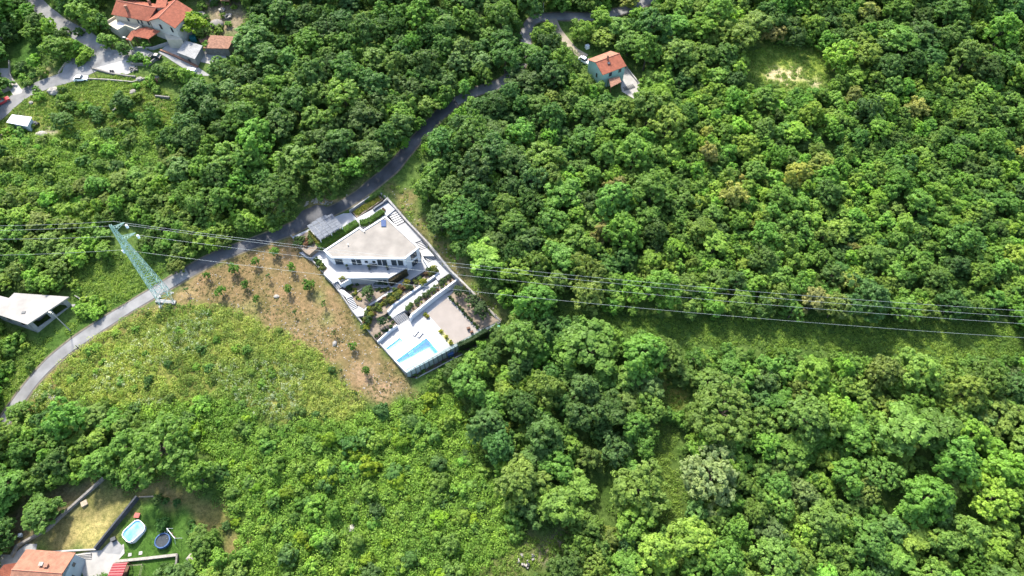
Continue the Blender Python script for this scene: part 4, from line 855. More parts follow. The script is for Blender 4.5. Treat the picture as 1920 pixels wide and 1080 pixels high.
# ------------------------------------------------------------------ mint green house, top middle
zg = gz(G(*T7((960, 760))[0])); W7 = lambda x, y, h: P(*T7((x, y))[0], zg + h); He = 4.9
e1, e2 = W7(1030, 745, He), W7(1255, 660, He); e0 = W7(885, 600, He); e3 = e0 + (e2 - e1); up = Vector((0, 0, 1.5)); r0 = (e0 + e1) / 2 + up; r1 = (e2 + e3) / 2 + up
mh = thing('mint_house', 'mint green house with a red tiled roof in the forest', 'house', (*xy(e1), zg)); MB().prism([xy(v) for v in (e0, e1, e2, e3)], zg - 2.5, zg + He - .1).build('wall', 'mint', mh)
MB().add([e0 + dn * .5, e1 + dn * .5, r0 + dn, e3 + dn * .5, e2 + dn * .5, r1 + dn], [(0, 1, 2), (4, 3, 5)]).build('gable', 'mint', mh)
ov = (e1 - e2).normalized() * .3; sd_ = (e1 - e0).normalized() * .3
rr = tiles('roof', 'tile_red', mh, e1 + ov + sd_ + dn, e2 - ov + sd_ + dn, r1 - ov, r0 + ov); tiles('roof', 'tile_orange', mh, e0 + ov - sd_ + dn, e3 - ov - sd_ + dn, r1 - ov, r0 + ov)
MB().tube(r0 + ov + Vector((0, 0, .1)), r1 - ov + Vector((0, 0, .1)), .15, 6).build('ridge_cap', 'tile_ridge', rr)
ch = r0.lerp(r1, .5); MB().box((ch.x, ch.y - .4, ch.z + .2), (.5, .5, 1.9)).box((ch.x, ch.y - .4, ch.z + 1.3), (.7, .7, .14)).build('chimney', 'tile_old', rr)
sk = r0.lerp(r1, .42).lerp(e1.lerp(e2, .42), .42); MB().box((sk.x, sk.y, sk.z + .12), (.9, .9, .16), .35).build('skylight', 'glass_dark', rr)
window(mh, e0, e1, .62, .7, zg + 1.6, zg + 3.0, out=(-.5, -1), panes=1); window(mh, e1, e2, .78, 1.0, zg + 3.0, zg + 4.2, out=(0, -1)); window(mh, e1, e2, .35, 1.0, zg + 2.9, zg + 4.2, out=(0, -1))
lt = [W7(x, y, h) for x, y, h in ((1085, 800, 2.8), (1195, 775, 2.8), (1215, 830, 2.4), (1110, 885, 2.4))]; e = thing('lean_to', 'brown lean-to roof in front of the mint green house', 'lean-to', (lt[3].x, lt[3].y, zg)); tiles('roof', 'tile_old', e, lt[3], lt[2], lt[1], lt[0])
for q_ in lt: MB().box((q_.x, q_.y, zg + .3), (.15, .15, q_.z - zg + 1.6)).build('post', 'brown_wood', e)
wall_line('patio_wall', 'pale wall along the patio of the mint green house', [xy(G(*q_)) for q_ in T7((1265, 690), (1390, 850), (1395, 950))], .35, .6, 'concrete_pale')
e = thing('patio_pallets', 'dark slatted pallets on the patio of the mint green house', 'pallet', G(*T7((1290, 890))[0])); p = e.location.copy()
for k in range(7): MB().box((p.x - 1.4 + k * .48, p.y + .25 * k - .6, p.z + .22), (.32, 1.5, .12), .5).build('slat', 'concrete_dark', e)
for k in range(3): MB().box((p.x, p.y - .55 + .5 * k, p.z + .10), (3.6, .12, .12), .48).build('bearer', 'concrete_dark', e)
crate('garden_box', 'white box beside the track above the mint green house', T7((868, 488))[0], (1.2, 1.0, 1.0), 'car_white', .4)

# ------------------------------------------------------------------ lower left: house, garden, lawn toys
zg = gz(G(*B6((690, 720))[0])); W6 = lambda x, y, h: P(*B6((x, y))[0], zg + h)
a1, a2 = W6(555, 635, 5.2), W6(470, 815, 5.2); dl = (W6(200, 610, 5.2) - a1).normalized(); L_ = 11.0; wd = (a2 - a1).length
nrm = Vector((dl.y, -dl.x, 0)); nrm = nrm if nrm.y < 0 else -nrm; a2 = a1 + nrm * 8.6; b1, b2 = a1 + dl * L_, a2 + dl * L_; up = Vector((0, 0, 1.5)); r0, r1 = (a1 + a2) / 2 + up, (b1 + b2) / 2 + up
lh = thing('tiled_house', 'pale blue house with an orange tiled roof at the lower left corner', 'house', (*xy(a1), zg)); MB().prism([xy(v) for v in (a1, a2, b2, b1)], zg - 2.5, zg + 5.1).build('wall', 'pale_blue', lh)
MB().add([a1 + dn * .4, a2 + dn * .4, r0 + dn * .6], [(0, 1, 2), (2, 1, 0)]).build('gable', 'pale_blue', lh)
o_ = -dl * .2; n_ = nrm * .3
rr = tiles('roof', 'tile_orange', lh, a1 + o_ - n_ + dn * .6, b1 - n_ + dn * .6, r1, r0 + o_); tiles('roof', 'tile_orange', lh, a2 + o_ + n_ + dn * .6, b2 + n_ + dn * .6, r1, r0 + o_); MB().tube(r0 + o_ + Vector((0, 0, .1)), r1 + Vector((0, 0, .1)), .15, 6).build('ridge_cap', 'tile_ridge', rr)
for x, y in ((355, 725), (320, 715)): ch = W6(x, y, 6.2); MB().box((ch.x, ch.y, ch.z - .2), (.7, .6, 1.7)).box((ch.x, ch.y, ch.z + .7), (.9, .8, .12)).build('chimney', 'tile_old' if x > 340 else 'stone_pale', rr)
window(lh, a1, a2, .22, .8, zg + 3.3, zg + 4.3, out=(1, 0), panes=1); window(lh, a1, a2, .50, 1.0, zg + 1.6, zg + 2.9, out=(1, 0), panes=1)
t0 = W6(60, 740, 4.0); tiles('side_roof', 'tile_red', lh, W6(-60, 830, 3.3), W6(150, 815, 3.3), W6(185, 690, 4.3), W6(30, 715, 4.3)); MB().prism([xy(W6(x_, y_, 3.2)) for x_, y_ in ((-50, 820), (140, 808), (175, 700), (35, 722))], zg - 2.5, zg + 3.1).build('wall', 'cream', lh)
zr = gz(G(*B6((900, 800))[0])); v = [P(*q_, zr + h) for q_, h in zip(B6((850, 705), (958, 698), (900, 840), (790, 840)), (3.0, 2.6, 2.6, 3.0))]
e = thing('red_roof_shed', 'shed with a dark red sheet roof at the bottom edge', 'shed', (v[1].x, v[1].y, zr)); tiles('roof', 'red_sheet', e, v[0], v[3], v[2], v[1], .5)
for q_ in v: MB().box((q_.x, q_.y, zr + .6), (.18, .18, q_.z - zr + .9)).build('post', 'brown_wood', e)
MB().prism(inset([xy(q_) for q_ in v], .3), zr - 1, zr + .8).build('wall', 'brown_wood', e)
stairs('garden_stairs', 'pale outdoor stairs between the tiled house and the lawn', B6((575, 640), (680, 625), (690, 690), (620, 680)), zg + 1.0, zg + .2, 5, 'concrete_pale')
def gwall(label, px, th, up_, m, name='stone_wall'): return wall_line(name, label, [xy(G(*q_)) for q_ in B6(*px)], th, up_, m)
gwall('long old stone wall above the dry lawn', ((785, 70), (640, 200), (545, 285), (450, 370), (370, 450), (240, 520), (135, 580), (95, 660)), .55, .8, 'stone')
gwall('retaining wall painted dark as shade between the dry lawn and the green lawn', ((1045, 215), (960, 320), (830, 480), (730, 605)), .4, 1.6, 'stone_dark')  # dark stone colour stands for the wall's shaded side
gwall('pale coping wall at the foot of the dry lawn', ((350, 625), (540, 612), (728, 603)), .35, .5, 'concrete_pale')
gwall('stone wall at the bottom of the green lawn', ((870, 695), (1100, 672), (1335, 645)), .6, .6, 'stone_pale')
gwall('short stone wall at the lawn corner', ((1335, 640), (1330, 700), (1310, 770)), .4, .7, 'stone')
gwall('dark hedge-lined wall end at the top of the green lawn', ((1050, 210), (1160, 205)), .2, .5, 'wood_pale', 'timber_edging')
def pool_round(label, px, rad, hgt, rim, wat, name, sx=1, sy=1, rz=0, cat='pool', legs=0):
    p = G(*px); e = thing(name, label, cat, (0, 0, 0)); n = 20
    prof = [(rad, .02), (rad, hgt), (rad - .08, hgt + .05), (rad - .28, hgt + .05), (rad - .3, hgt - .14)]
    mb = MB(); vs = [(r_ * math.cos(6.2832 * i / n) * sx, r_ * math.sin(6.2832 * i / n) * sy, z) for r_, z in prof for i in range(n)]; mb.add(vs, [(k * n + i, k * n + (i + 1) % n, (k + 1) * n + (i + 1) % n, (k + 1) * n + i) for k in range(4) for i in range(n)]); mb.build('rim', rim, e)
    MB().lathe((0, 0, hgt - .2), [(rad - .29, 0), (rad - .29, .05)], n, sx, sy).build('water' if cat == 'pool' else 'bounce_mat', wat, e)
    for k in range(legs): a = 6.283 * k / legs; MB().tube((rad * .95 * math.cos(a), rad * .95 * math.sin(a), -.3), (rad * .95 * math.cos(a), rad * .95 * math.sin(a), hgt + 1.6), .04, 5).build('pole', 'metal_grey', e)
    e.location = p; e.rotation_euler = (0, 0, rz); return e
pool_round('round blue trampoline on the green lawn', B6((1228, 540))[0], 1.75, .8, 'blue_plastic', 'black_net', 'trampoline', cat='trampoline', legs=6)
# frame pool: rounded rectangle
p = G(*B6((1015, 470))[0]); e = thing('frame_pool', 'rectangular blue above-ground pool on the green lawn', 'pool', (0, 0, 0))
def rrect(a, b, c_, n=5): return [(sx * (a - c_) + c_ * math.cos(t_), sy * (b - c_) + c_ * math.sin(t_)) for sx, sy, t0_ in ((1, 1, 0), (-1, 1, math.pi / 2), (-1, -1, math.pi), (1, -1, 1.5 * math.pi)) for t_ in [t0_ + math.pi / 2 * i / n for i in range(n + 1)]]
ro = rrect(2.35, 1.85, 1.25); mb = MB(); ring(mb, ro, .16, -.4, .95); mb.build('rim', 'white_fabric', e); MB().prism(inset(ro, .17), -.2, 0).build('floor', 'pool_mid', e); MB().prism(inset(ro, .165), .74, .75).build('water', 'water_pale', e)
MB().prism(inset(rrect(2.3, 1.8, 1.25), .18), .55, .60).build('lining', mat('pool_lining', (.55, .68, .76), .5, .6, .6, col2=(.12, .36, .62)), e)
for k in range(8): a = ro[k * 3 % len(ro)]; MB().tube((a[0] * 1.02, a[1] * 1.02, -.4), (a[0] * 1.02, a[1] * 1.02, 1.0), .05, 6).build('leg', 'metal_grey', e)
for s in (-.22, .22): MB().tube((-2.5, s - .5, -.2), (-2.35, s - .5, 1.4), .04, 5).build('ladder', 'metal_grey', e)
e.location = p; e.rotation_euler = (0, 0, R(52))
e = thing('garden_table', 'small red square table on the green lawn', 'table', (0, 0, 0)); MB().box((0, 0, .55), (1.25, 1.1, .12)).build('table_top', mat('red_paint', (.55, .13, .10), .6, .15, 2), e)
for a in (-.5, .5):
    for b in (-.42, .42): MB().box((a, b, .22), (.1, .1, .54)).build('leg', 'brown_wood', e)
e.location = G(*B6((1035, 350))[0]); e.rotation_euler = (0, 0, -.1)
e = thing('swing_frame', 'white swing frame on the green lawn beside the trampoline', 'swing', (0, 0, 0)); MB().tube((-1.6, 0, 2.2), (1.6, 0, 2.2), .07, 6).build('top_bar', 'frame_white', e)
for a in (-1.6, 1.6):
    for s in (-.9, .9): MB().tube((a, s, -.2), (a, 0, 2.2), .06, 6).build('leg', 'frame_white', e)
for x in (-.7, .5):
    s_ = MB().box((x, 0, .5), (.55, .22, .05)).build('seat', 'brown_wood', e)
    for d in (-.25, .25): MB().tube((x + d, 0, .5), (x + d, 0, 2.2), .02, 4).build('rope', 'wood_pale', s_)
e.location = G(*B6((1310, 500))[0]); e.rotation_euler = (0, 0, R(-42))
for i, (x, y, lb) in enumerate(((975, 640, 'left of two square stepping slabs on the green lawn'), (1055, 628, 'right of two square stepping slabs on the green lawn'))):
    p = G(*B6((x, y))[0]); tag(MB().box((p.x, p.y, p.z + .03), (.75, .75, .1), .2).build('stepping_slab', 'concrete_pale'), lb, 'slab')
crate('garden_chest', 'dark storage box at the corner of the paved garden yard', B6((860, 530))[0], (1.0, .8, .8), 'frame_dark', .5)
crate('wood_crate', 'weathered wooden crate under the old stone wall', B6((637, 258))[0], (1.3, 1.2, .35), 'wood_pale', .6)
crate('grey_bin', 'pale grey bin on the dirt yard left of the stone wall', B6((160, 497))[0], (.7, .7, .6), 'pale_blue', .2)
round_thing('garden_parasol', 'pale cover at the left edge above the tiled house', B6((10, 400))[0], [(1.5, 1.6), (1.4, 1.75), (.6, 2.2), (.05, 2.4)], 'stone_pale', 'cover', 10)
for k in range(2): crate('green_bin', ('green plastic water butt outside the lower right villa wall', 'dark blue storage box against the villa retaining wall')[k], (K4((1045, 665))[0], K4((440, 985))[0])[k], ((.9, 1.4, 1.0), (1.5, .8, .9))[k], ('green_plastic', 'blue_plastic')[k], (.3, .45)[k])
post_fence('garden_swing_posts', 'grey post fence beside the red-roofed shed', [G(*q_) for q_ in B6((975, 730), (1080, 720), (1060, 800))], 1.2, 1.6, 'wood_pale')

# ------------------------------------------------------------------ plants
def leaf_quads(c, n, size, asp=.62):
    n = n / (np.linalg.norm(n, axis=1, keepdims=True) + 1e-9)
    a = rng.normal(size=n.shape); tng = a - (a * n).sum(1, keepdims=True) * n; tng /= np.linalg.norm(tng, axis=1, keepdims=True) + 1e-9
    bt = np.cross(n, tng); s = size[:, None] if hasattr(size, '__len__') else size
    fold = n * s * .18
    v = np.stack([c - tng * s, c - bt * s * asp + fold, c + tng * s, c + bt * s * asp + fold], 1)
    return v.reshape(-1, 3)
def rand_dir(n, up=0.0):
    d = rng.normal(size=(n, 3)); d /= np.linalg.norm(d, axis=1, keepdims=True); d[:, 2] += up; return d / np.linalg.norm(d, axis=1, keepdims=True)
def crown_arrays(Rr, Hc, Rz, nl, nleaf, ls, flat=.0, lob=(.26, .42), spread=.78):
    """lobed crown: centre height Hc, radii Rr, Rz"""
    d = rand_dir(nl * 3, .35); d = d[d[:, 2] > -.75][:nl]; a0 = np.arctan2(d[:, 1], d[:, 0]); p0, p1 = rng.uniform(0, 6.28, 2)
    rad = rng.uniform(.35, 1.0, len(d)) ** .5 * spread * (1 + .16 * np.sin(2 * a0 + p0) + .12 * np.sin(3 * a0 + p1))
    lc = d * rad[:, None] * np.array((Rr, Rr, Rz)); lr = rng.uniform(lob[0], lob[1], len(d)) * Rr
    lc = np.concatenate([lc, [[0, 0, Rz * .25]]]); lr = np.concatenate([lr, [Rr * .5]])
    # twigs on the lobes, leaves round each twig
    ns = max(6, nleaf // 22); pr = lr ** 2 / (lr ** 2).sum(); k = rng.choice(len(lr), ns, p=pr); q = rand_dir(ns, .3); sc_ = lc[k] + q * (lr[k] * rng.uniform(.72, 1.22, ns))[:, None]
    keep = np.ones(ns, bool)
    for j in range(len(lr)): keep &= (k == j) | (np.linalg.norm(sc_ - lc[j], axis=1) > lr[j] * .7)
    keep &= sc_[:, 2] > -Rz * 1.05
    sc_, q = sc_[keep], q[keep]; sr = rng.uniform(.7, 1.5, len(sc_)) * ls * 1.55
    m = rng.choice(len(sc_), nleaf); o = rand_dir(nleaf, .1); c = sc_[m] + o * (sr[m] * rng.uniform(.35, 1.0, nleaf))[:, None] * np.array((1, 1, .7))
    c[:, 2] += Hc; nrm = o * .7 + q[m] * .7 + rng.normal(size=o.shape) * .45; nrm[:, 2] += .35
    return leaf_quads(c, nrm, rng.uniform(.6, 1.25, len(c)) * ls), lc + np.array((0, 0, Hc)), lr
def leaf_mesh(name, v):
    n = len(v) // 4; o = obj_np(name, v, np.arange(n * 4).reshape(-1, 4), 'leaf'); me = o.data
    bpy.data.objects.remove(o); return me
def trunk_mesh(H, r0, lobes, sparse=9):
    mb = MB(); top = Vector((rng.uniform(-.2, .2), rng.uniform(-.2, .2), H * .62)); mid = Vector((top.x * .4 + .1, top.y * .4, H * .3))
    mb.tube((0, 0, -.6), mid, r0, 8, r0 * .75); mb.tube(mid, top, r0 * .75, 8, r0 * .45)
    for k in range(min(sparse, len(lobes))):
        a = mid.lerp(top, rng.uniform(.2, 1)); mb.tube(a, Vector(lobes[k]), r0 * .34, 5, r0 * .08)
    me = bpy.data.meshes.new('trunk'); me.from_pydata(mb.v, [], mb.f); me.materials.append(M['bark']); return me
PROTO = []                              # (crown mesh, trunk mesh, nominal radius, nominal height)
def proto(Rr, H, zc, Rz, nl, nleaf, ls, **k):
    v, lc, lr = crown_arrays(Rr, H * zc, Rz, nl, nleaf, ls, **k)
    PROTO.append((leaf_mesh('crown', v), trunk_mesh(H, .05 * Rr + .06, lc), Rr, H)); return len(PROTO) - 1
BIG = [proto(4.6, 10, .56, 4.2, int(rng.integers(26, 46)), 9500, .29, lob=(.15, .36), spread=.86) for _ in range(6)]
TALL = [proto(3.8, 11, .56, 5.0, int(rng.integers(24, 36)), 8000, .28, lob=(.17, .38), spread=.86) for _ in range(4)]
SMALL = [proto(2.8, 6.2, .54, 2.9, int(rng.integers(16, 26)), 5200, .23, lob=(.18, .42), spread=.86) for _ in range(6)]
FINE = [proto(4.8, 9.5, .56, 4.3, 60, 13000, .22, lob=(.13, .26), spread=.92) for _ in range(2)]
YOUNG = [proto(1.15, 2.6, .62, 1.0, 14, 2200, .12, lob=(.3, .5)) for _ in range(3)]
SPARSE = [proto(1.1, 2.5, .66, .9, 9, 520, .13, lob=(.25, .4)) for _ in range(2)]
OLIVE = [proto(1.9, 3.6, .60, 1.5, 26, 5600, .13, lob=(.24, .42)) for _ in range(2)]
def shrub_mesh(Rr, H, nleaf, ls, nl=9):
    v, lc, lr = crown_arrays(Rr, H * .42, H * .55, nl, nleaf, ls, lob=(.34, .55), spread=.6); v[:, 2] = np.maximum(v[:, 2], -.05); return leaf_mesh('shrub', v)
SHRUB = [shrub_mesh(1.0, 1.2, 1500, .13, 12) for _ in range(5)]
BALL = [shrub_mesh(.6, .8, 700, .095, 7) for _ in range(3)]
def tree(name, label, base, ki, s, colr, group=None, sz=None, cat='tree'):
    cm, tm, r0, h0 = PROTO[ki]
    e = thing(name, label, cat, base, rng.uniform(0, 6.28), group)
    e.scale = (s, s * rng.uniform(.92, 1.08), sz or s * rng.uniform(.9, 1.12))
    a = bpy.data.objects.new('trunk', tm); b_ = bpy.data.objects.new('crown', cm)
    for o in (a, b_): C.objects.link(o); o.parent = e
    b_.color = (*colr, 1); return e
def shrub(name, label, base, mesh, s, colr, group=None, sz=1.0, cat='shrub'):
    o = bpy.data.objects.new(name, mesh); C.objects.link(o); o.location = base; o.scale = (s, s, s * sz); o.rotation_euler = (0, 0, rng.uniform(0, 6.28))
    o.color = (*colr, 1); return tag(o, label, cat, group)
def vary(c, a=.16):
    k = rng.uniform(1 - a, 1 + a); return tuple(max(.004, q * k * rng.uniform(1 - a * .5, 1 + a * .5)) for q in c)
COL = dict(dark=(.104, .190, .046), mid=(.168, .282, .054), bright=(.228, .355, .058), blue=(.155, .25, .07), olive=(.185, .265, .055), pale=(.29, .355, .13), yellow=(.33, .34, .085), brown=(.31, .29, .10), lime=(.24, .34, .03))

# what stays clear of tree crowns, as outlines
Z_SCRUB_OPEN = [(0, 275), (200, 265), (300, 262), (290, 300), (200, 330), (90, 350), (0, 360)]
Z_OPEN_L = [(140, 500), (230, 480), (300, 500), (310, 525), (290, 548), (150, 565), (140, 545)]
CLEAR = [[(375, 0), (450, 0), (462, 40), (440, 68), (385, 62)], Z_SCRUB_OPEN, Z_DIRT_L, Z_OPEN_L, Z_SLOPE, Z_MEADOW, Z_BRUSH, Z_CORR, Z_CLEAR_TR, Z_DRYLAWN, Z_FIELD_L,
    [(545, 435), (562, 370), (600, 372), (640, 356), (690, 330), (722, 305), (752, 285), (778, 300), (770, 345), (790, 405), (820, 448), (855, 482), (885, 522), (915, 552), (952, 598), (940, 612), (860, 660), (775, 722), (700, 640), (600, 510)],
    [(0, 800), (60, 722), (110, 672), (180, 622), (250, 578), (320, 540), (400, 492), (480, 460), (550, 440), (548, 420), (480, 445), (390, 480), (330, 515), (260, 555), (170, 612), (110, 655), (60, 705), (0, 780)],
    [(750, 292), (800, 232), (850, 190), (890, 170), (940, 152), (942, 162), (895, 182), (860, 198), (815, 240), (780, 275)],
    [(980, 80), (984, 40), (1005, 26), (1105, 26), (1165, 16), (1210, -5), (1235, 0), (1170, 32), (1090, 42), (1010, 46), (996, 80)],
    [(1035, 38), (1055, 38), (1075, 80), (1112, 98), (1150, 92), (1172, 105), (1178, 130), (1200, 160), (1198, 185), (1170, 182), (1145, 170), (1138, 152), (1108, 135), (1085, 120), (1080, 105), (1055, 80)],
    [(195, 0), (370, 0), (400, 60), (445, 70), (440, 100), (425, 125), (395, 145), (330, 125), (300, 115), (300, 130), (335, 150), (330, 235), (260, 240), (225, 270), (160, 262), (0, 290), (0, 205), (60, 160), (130, 135), (165, 125), (165, 95), (120, 55), (60, 10), (50, -20), (85, -20), (110, 30), (160, 58), (200, 80), (195, 45)],
    [(0, 110), (25, 115), (50, 160), (0, 200)], [(15, 55), (80, 65), (85, 130), (120, 135), (140, 105), (150, 130), (95, 155), (40, 170), (15, 140)],
    [(0, 548), (140, 548), (160, 590), (300, 540), (290, 560), (90, 672), (0, 645)],
    [(262, 935), (335, 942), (365, 985), (335, 1050), (300, 1080), (0, 1080), (0, 1040), (60, 1005), (130, 962), (180, 905), (258, 935)],
    [(330, 905), (380, 930), (440, 985), (465, 1030), (440, 1035), (405, 985), (345, 945), (270, 925), (260, 905)],
    [(1232, 700), (1285, 742), (1285, 775), (1262, 760)], [(1238, 795), (1262, 800), (1290, 950), (1240, 990), (1220, 950)], [(985, 1000), (1050, 1005), (1040, 1045), (960, 1085), (880, 1085)], [(1118, 890), (1160, 885), (1160, 950), (1115, 975)], [(1070, 232), (1098, 228), (1098, 248), (1075, 250)],
    [(205, 410), (262, 410), (262, 480), (330, 545), (330, 580), (290, 580), (225, 480)]]
ang = np.linspace(0, 2 * math.pi, 13)[:-1]
def crown_clear(x, y, zg, H, Rr, share=.86):
    cz = zg + H * .6
    pts = [(x, y, cz), (x, y, zg + H * .95)] + [(x + math.cos(a) * Rr * share, y + math.sin(a) * Rr * share, cz - .1 * H) for a in ang] + [(x, y, zg + .8)]
    p = np.array([proj(*q) for q in pts])
    for z in CLEAR:
        if inpoly(p[:, 0], p[:, 1], z).any(): return False
    return True
PLACED = []                             # x, y, R of every tree
def kind_at(px, py):
    r = rng.random()
    if px < 600 and 380 <= py < 560 or (px < 330 and 255 < py <= 400):      # scrub on the left
        return ('scrub', rng.uniform(1.9, 3.6), rng.choice(['mid', 'bright', 'olive', 'bright', 'bright', 'mid', 'olive']))
    if px < 470 and py >= 700: return ('dell', rng.uniform(2.6, 4.6), rng.choice(['dark', 'mid', 'mid', 'bright', 'mid']))
    if px < 1010 and py < 460: return ('hill', 3.0 + 3.3 * rng.random(), rng.choice(['dark', 'dark', 'mid', 'dark', 'dark', 'blue', 'mid', 'dark']))
    if py < 600:
        if px > 1250 and 150 < py < 560: return ('wood', 2.0 + 2.4 * rng.random() ** 1.6, rng.choice(['mid', 'bright', 'mid', 'bright', 'mid', 'mid', 'dark'] if r < .98 else ['yellow']))
        return ('wood', 2.8 + 3.4 * rng.random() ** 1.2, rng.choice(['mid', 'dark', 'mid', 'bright', 'mid', 'dark', 'olive'] if r < .985 else ['brown', 'yellow']))
    return ('grove', 2.8 + 3.9 * rng.random() ** 1.2, rng.choice(['mid', 'bright', 'mid', 'mid', 'blue', 'bright', 'mid', 'olive'] if px > 1150 else ['dark', 'mid', 'mid', 'dark', 'olive']))
WHERE = dict(scrub='in the scrub left of the power pylon', dell='in the shady clump above the fenced lawn', hill='in the forest above the curving road', wood='in the large forest right of the villa', grove='in the wood below the power lines')
LOOK = dict(dark='dark green', mid='mid green', bright='bright green', blue='grey green', olive='olive green', pale='pale cream-green flowering', yellow='yellow green', brown='yellow-brown flowering', lime='lime green')
# single trees one can point at: crown centre in view, radius, height, colour, set, label
HERO = [(1335, 893, 7.2, 11, 'pale', FINE, 'pale cream-green round tree standing alone in the lower right wood'), (1352, 772, 8.6, 12, 'olive', FINE, 'very large olive-tinged tree beside the grassy glade'),
    (303, 838, 8.6, 12, 'mid', FINE, 'very large round fine-leaved tree above the fenced lawn'), (1392, 68, 4.9, 11, 'olive', TALL, 'tall grey-green tree left of the upper right clearing'),
    (1525, 566, 3.6, 9, 'brown', TALL, 'yellow-brown flowering tree right under the power lines'), (1377, 368, 3.9, 9, 'yellow', TALL, 'golden yellow flowering tree in the middle of the right forest'),
    (1132, 436, 2.9, 8, 'brown', SMALL, 'small yellow-brown tree beside a dark gap right of the villa'), (1148, 352, 2.9, 8, 'brown', SMALL, 'yellow-brown tree between the villa and the golden tree'),
    (1330, 290, 2.7, 8, 'brown', SMALL, 'rusty brown-tinged tree in the right forest'), (1032, 335, 4.2, 9, 'olive', BIG, 'brownish olive tree uphill right of the villa'), (1006, 492, 3.2, 8, 'olive', SMALL, 'pale olive tree just right of the villa fence'),
    (1462, 556, 3.2, 8, 'olive', SMALL, 'pale olive tree left of the yellow-brown one under the wires'), (362, 44, 4.4, 6.5, 'lime', BIG, 'bright lime green round tree beside the red-roofed farmhouse'),
    (75, 966, 4.6, 6.5, 'mid', BIG, 'round green tree above the old stone wall'), (1200, 918, 6.4, 10, 'olive', BIG, 'broad light-green tree left of the grassy glade'), (1128, 36, 3.6, 8, 'bright', TALL, 'bright green tree hiding the upper lane'),
    (1105, 655, 8.2, 11, 'mid', BIG, 'huge dome-shaped tree below the villa corner'), (980, 640, 5.5, 10, 'mid', BIG, 'dome-shaped tree next to the lower villa fence'), (975, 900, 6, 10, 'olive', BIG, 'olive-green spreading tree at the edge of the brush'),
    (105, 88, 4.6, 6.5, 'mid', BIG, 'large tree on the lawn by the village road'), (60, 60, 3.4, 6, 'mid', BIG, 'tree at the bend of the village road, upper left'), (150, 20, 5.2, 8, 'mid', BIG, 'broad tree above the village road junction'), (185, 42, 3, 6, 'dark', SMALL, 'small dark tree left of the farmhouse'),
    (116, 226, 3.3, 6, 'dark', TALL, 'dark upright tree in the garden below the village road'), (226, 192, 3.2, 6, 'dark', SMALL, 'dark leafy tree in the middle of the terraced garden'), (205, 76, 2.6, 4.5, 'mid', SMALL, 'small tree at the terrace corner of the farmhouse'), (234, 92, 2.3, 4.5, 'dark', SMALL, 'small tree between farmhouse porch and forecourt'),
    (14, 60, 3, 6, 'dark', SMALL, 'dark tree at the left edge by the pale drive'), (160, 96, 2, 3, 'bright', SMALL, 'bright shrub-like tree on the green traffic corner'), (285, 220, 2.8, 6, 'mid', SMALL, 'tree at the right end of the terraced garden'), (310, 262, 2.8, 6, 'dark', SMALL, 'dark narrow tree below the brown garden plot'),
    (303, 134, 2.3, 4, 'dark', SMALL, 'dark tree on the bank below the parked black car'), (330, 140, 2.4, 4.5, 'mid', SMALL, 'small tree on the bank below the grey shed'), (462, 62, 3.2, 7, 'olive', SPARSE, 'thin half-bare tree right of the old tiled shed'), (412, 130, 4, 8, 'blue', BIG, 'grey-green tree at the lower edge of the shed yard'), (390, 85, 1.8, 3, 'mid', SMALL, 'small tree behind the tiled shed'),
    (1124, 166, 2.6, 5.5, 'mid', SMALL, 'tree in front of the mint green house'), (385, 60, 2.6, 4, 'olive', SMALL, 'small olive tree behind the farmyard sheds'), (1455, 40, 4.5, 8, 'dark', BIG, 'dark tree above the upper right clearing'), (372, 1002, 2.2, 3.5, 'olive', SMALL, 'dark bush-like tree right of the trampoline'), (3, 1000, 3, 6, 'dark', SMALL, 'tree cut by the left edge below the dirt yard')]
for i, (px, py, Rr, H, cn, st_, lb) in enumerate(HERO):
    b0 = G(px, py, H * .58); base = (b0.x, b0.y, gz(b0) - .1); ki = st_[i % len(st_)]
    tree('broadleaf_tree', lb, base, ki, Rr / PROTO[ki][2], vary(COL[cn], .06), sz=H / PROTO[ki][3]); PLACED.append((base[0], base[1], Rr * .9))
pl = np.array(PLACED); FT = []
for tries in range(30000):
    x, y = rng.uniform(-178, 178), rng.uniform(26, 224); zg = float(hz(x, y)); px, py = proj(x, y, zg + 5)
    if not (-70 < px < 1990 and -60 < py < 1140): continue
    kd, Rr, cn = kind_at(px, py)
    H = Rr * rng.uniform(1.3, 1.8) if kd == 'scrub' else min(11.5, Rr * rng.uniform(1.55, 2.25))
    d = np.hypot(pl[:, 0] - x, pl[:, 1] - y)
    if (d < (pl[:, 2] + Rr) * .61).any(): continue
    if not crown_clear(x, y, zg, H, Rr): continue
    st_ = SMALL if Rr < 3.3 else (TALL if rng.random() < .3 else (FINE if rng.random() < .15 else BIG)); ki = st_[int(rng.integers(len(st_)))]
    pl = np.vstack([pl, (x, y, Rr)]); FT.append([x, y, zg - .1, Rr, H, ki, cn, kd, px, py])
# smaller trees growing up between the crowns
gl_ = np.array([(q[0], q[1], q[3]) for q in FT] + PLACED); INF = []; il = np.zeros((1, 3)) - 999
for tries in range(16000):
    x, y = rng.uniform(-178, 178), rng.uniform(26, 224); zg = float(hz(x, y)); px, py = proj(x, y, zg + 3)
    if not (-40 < px < 1960 and -30 < py < 1110): continue
    d = np.hypot(gl_[:, 0] - x, gl_[:, 1] - y); d2 = np.hypot(il[:, 0] - x, il[:, 1] - y)
    if (d < gl_[:, 2] * .92).any() or (d2 < 1.9).any(): continue
    kd, _, cn = kind_at(px, py); Rr = rng.uniform(1.5, 2.6); H = Rr * rng.uniform(1.7, 2.7)
    if not crown_clear(x, y, zg, H, Rr): continue
    INF.append([x, y, zg - .1, Rr, H, SMALL[int(rng.integers(len(SMALL)))], rng.choice([cn, 'bright', 'mid']), kd, px, py]); il = np.vstack([il, (x, y, Rr)])
rl0 = np.array([xy(p) for p in [G(x, y) for x, y in ROAD_PX + VIL_PX]])
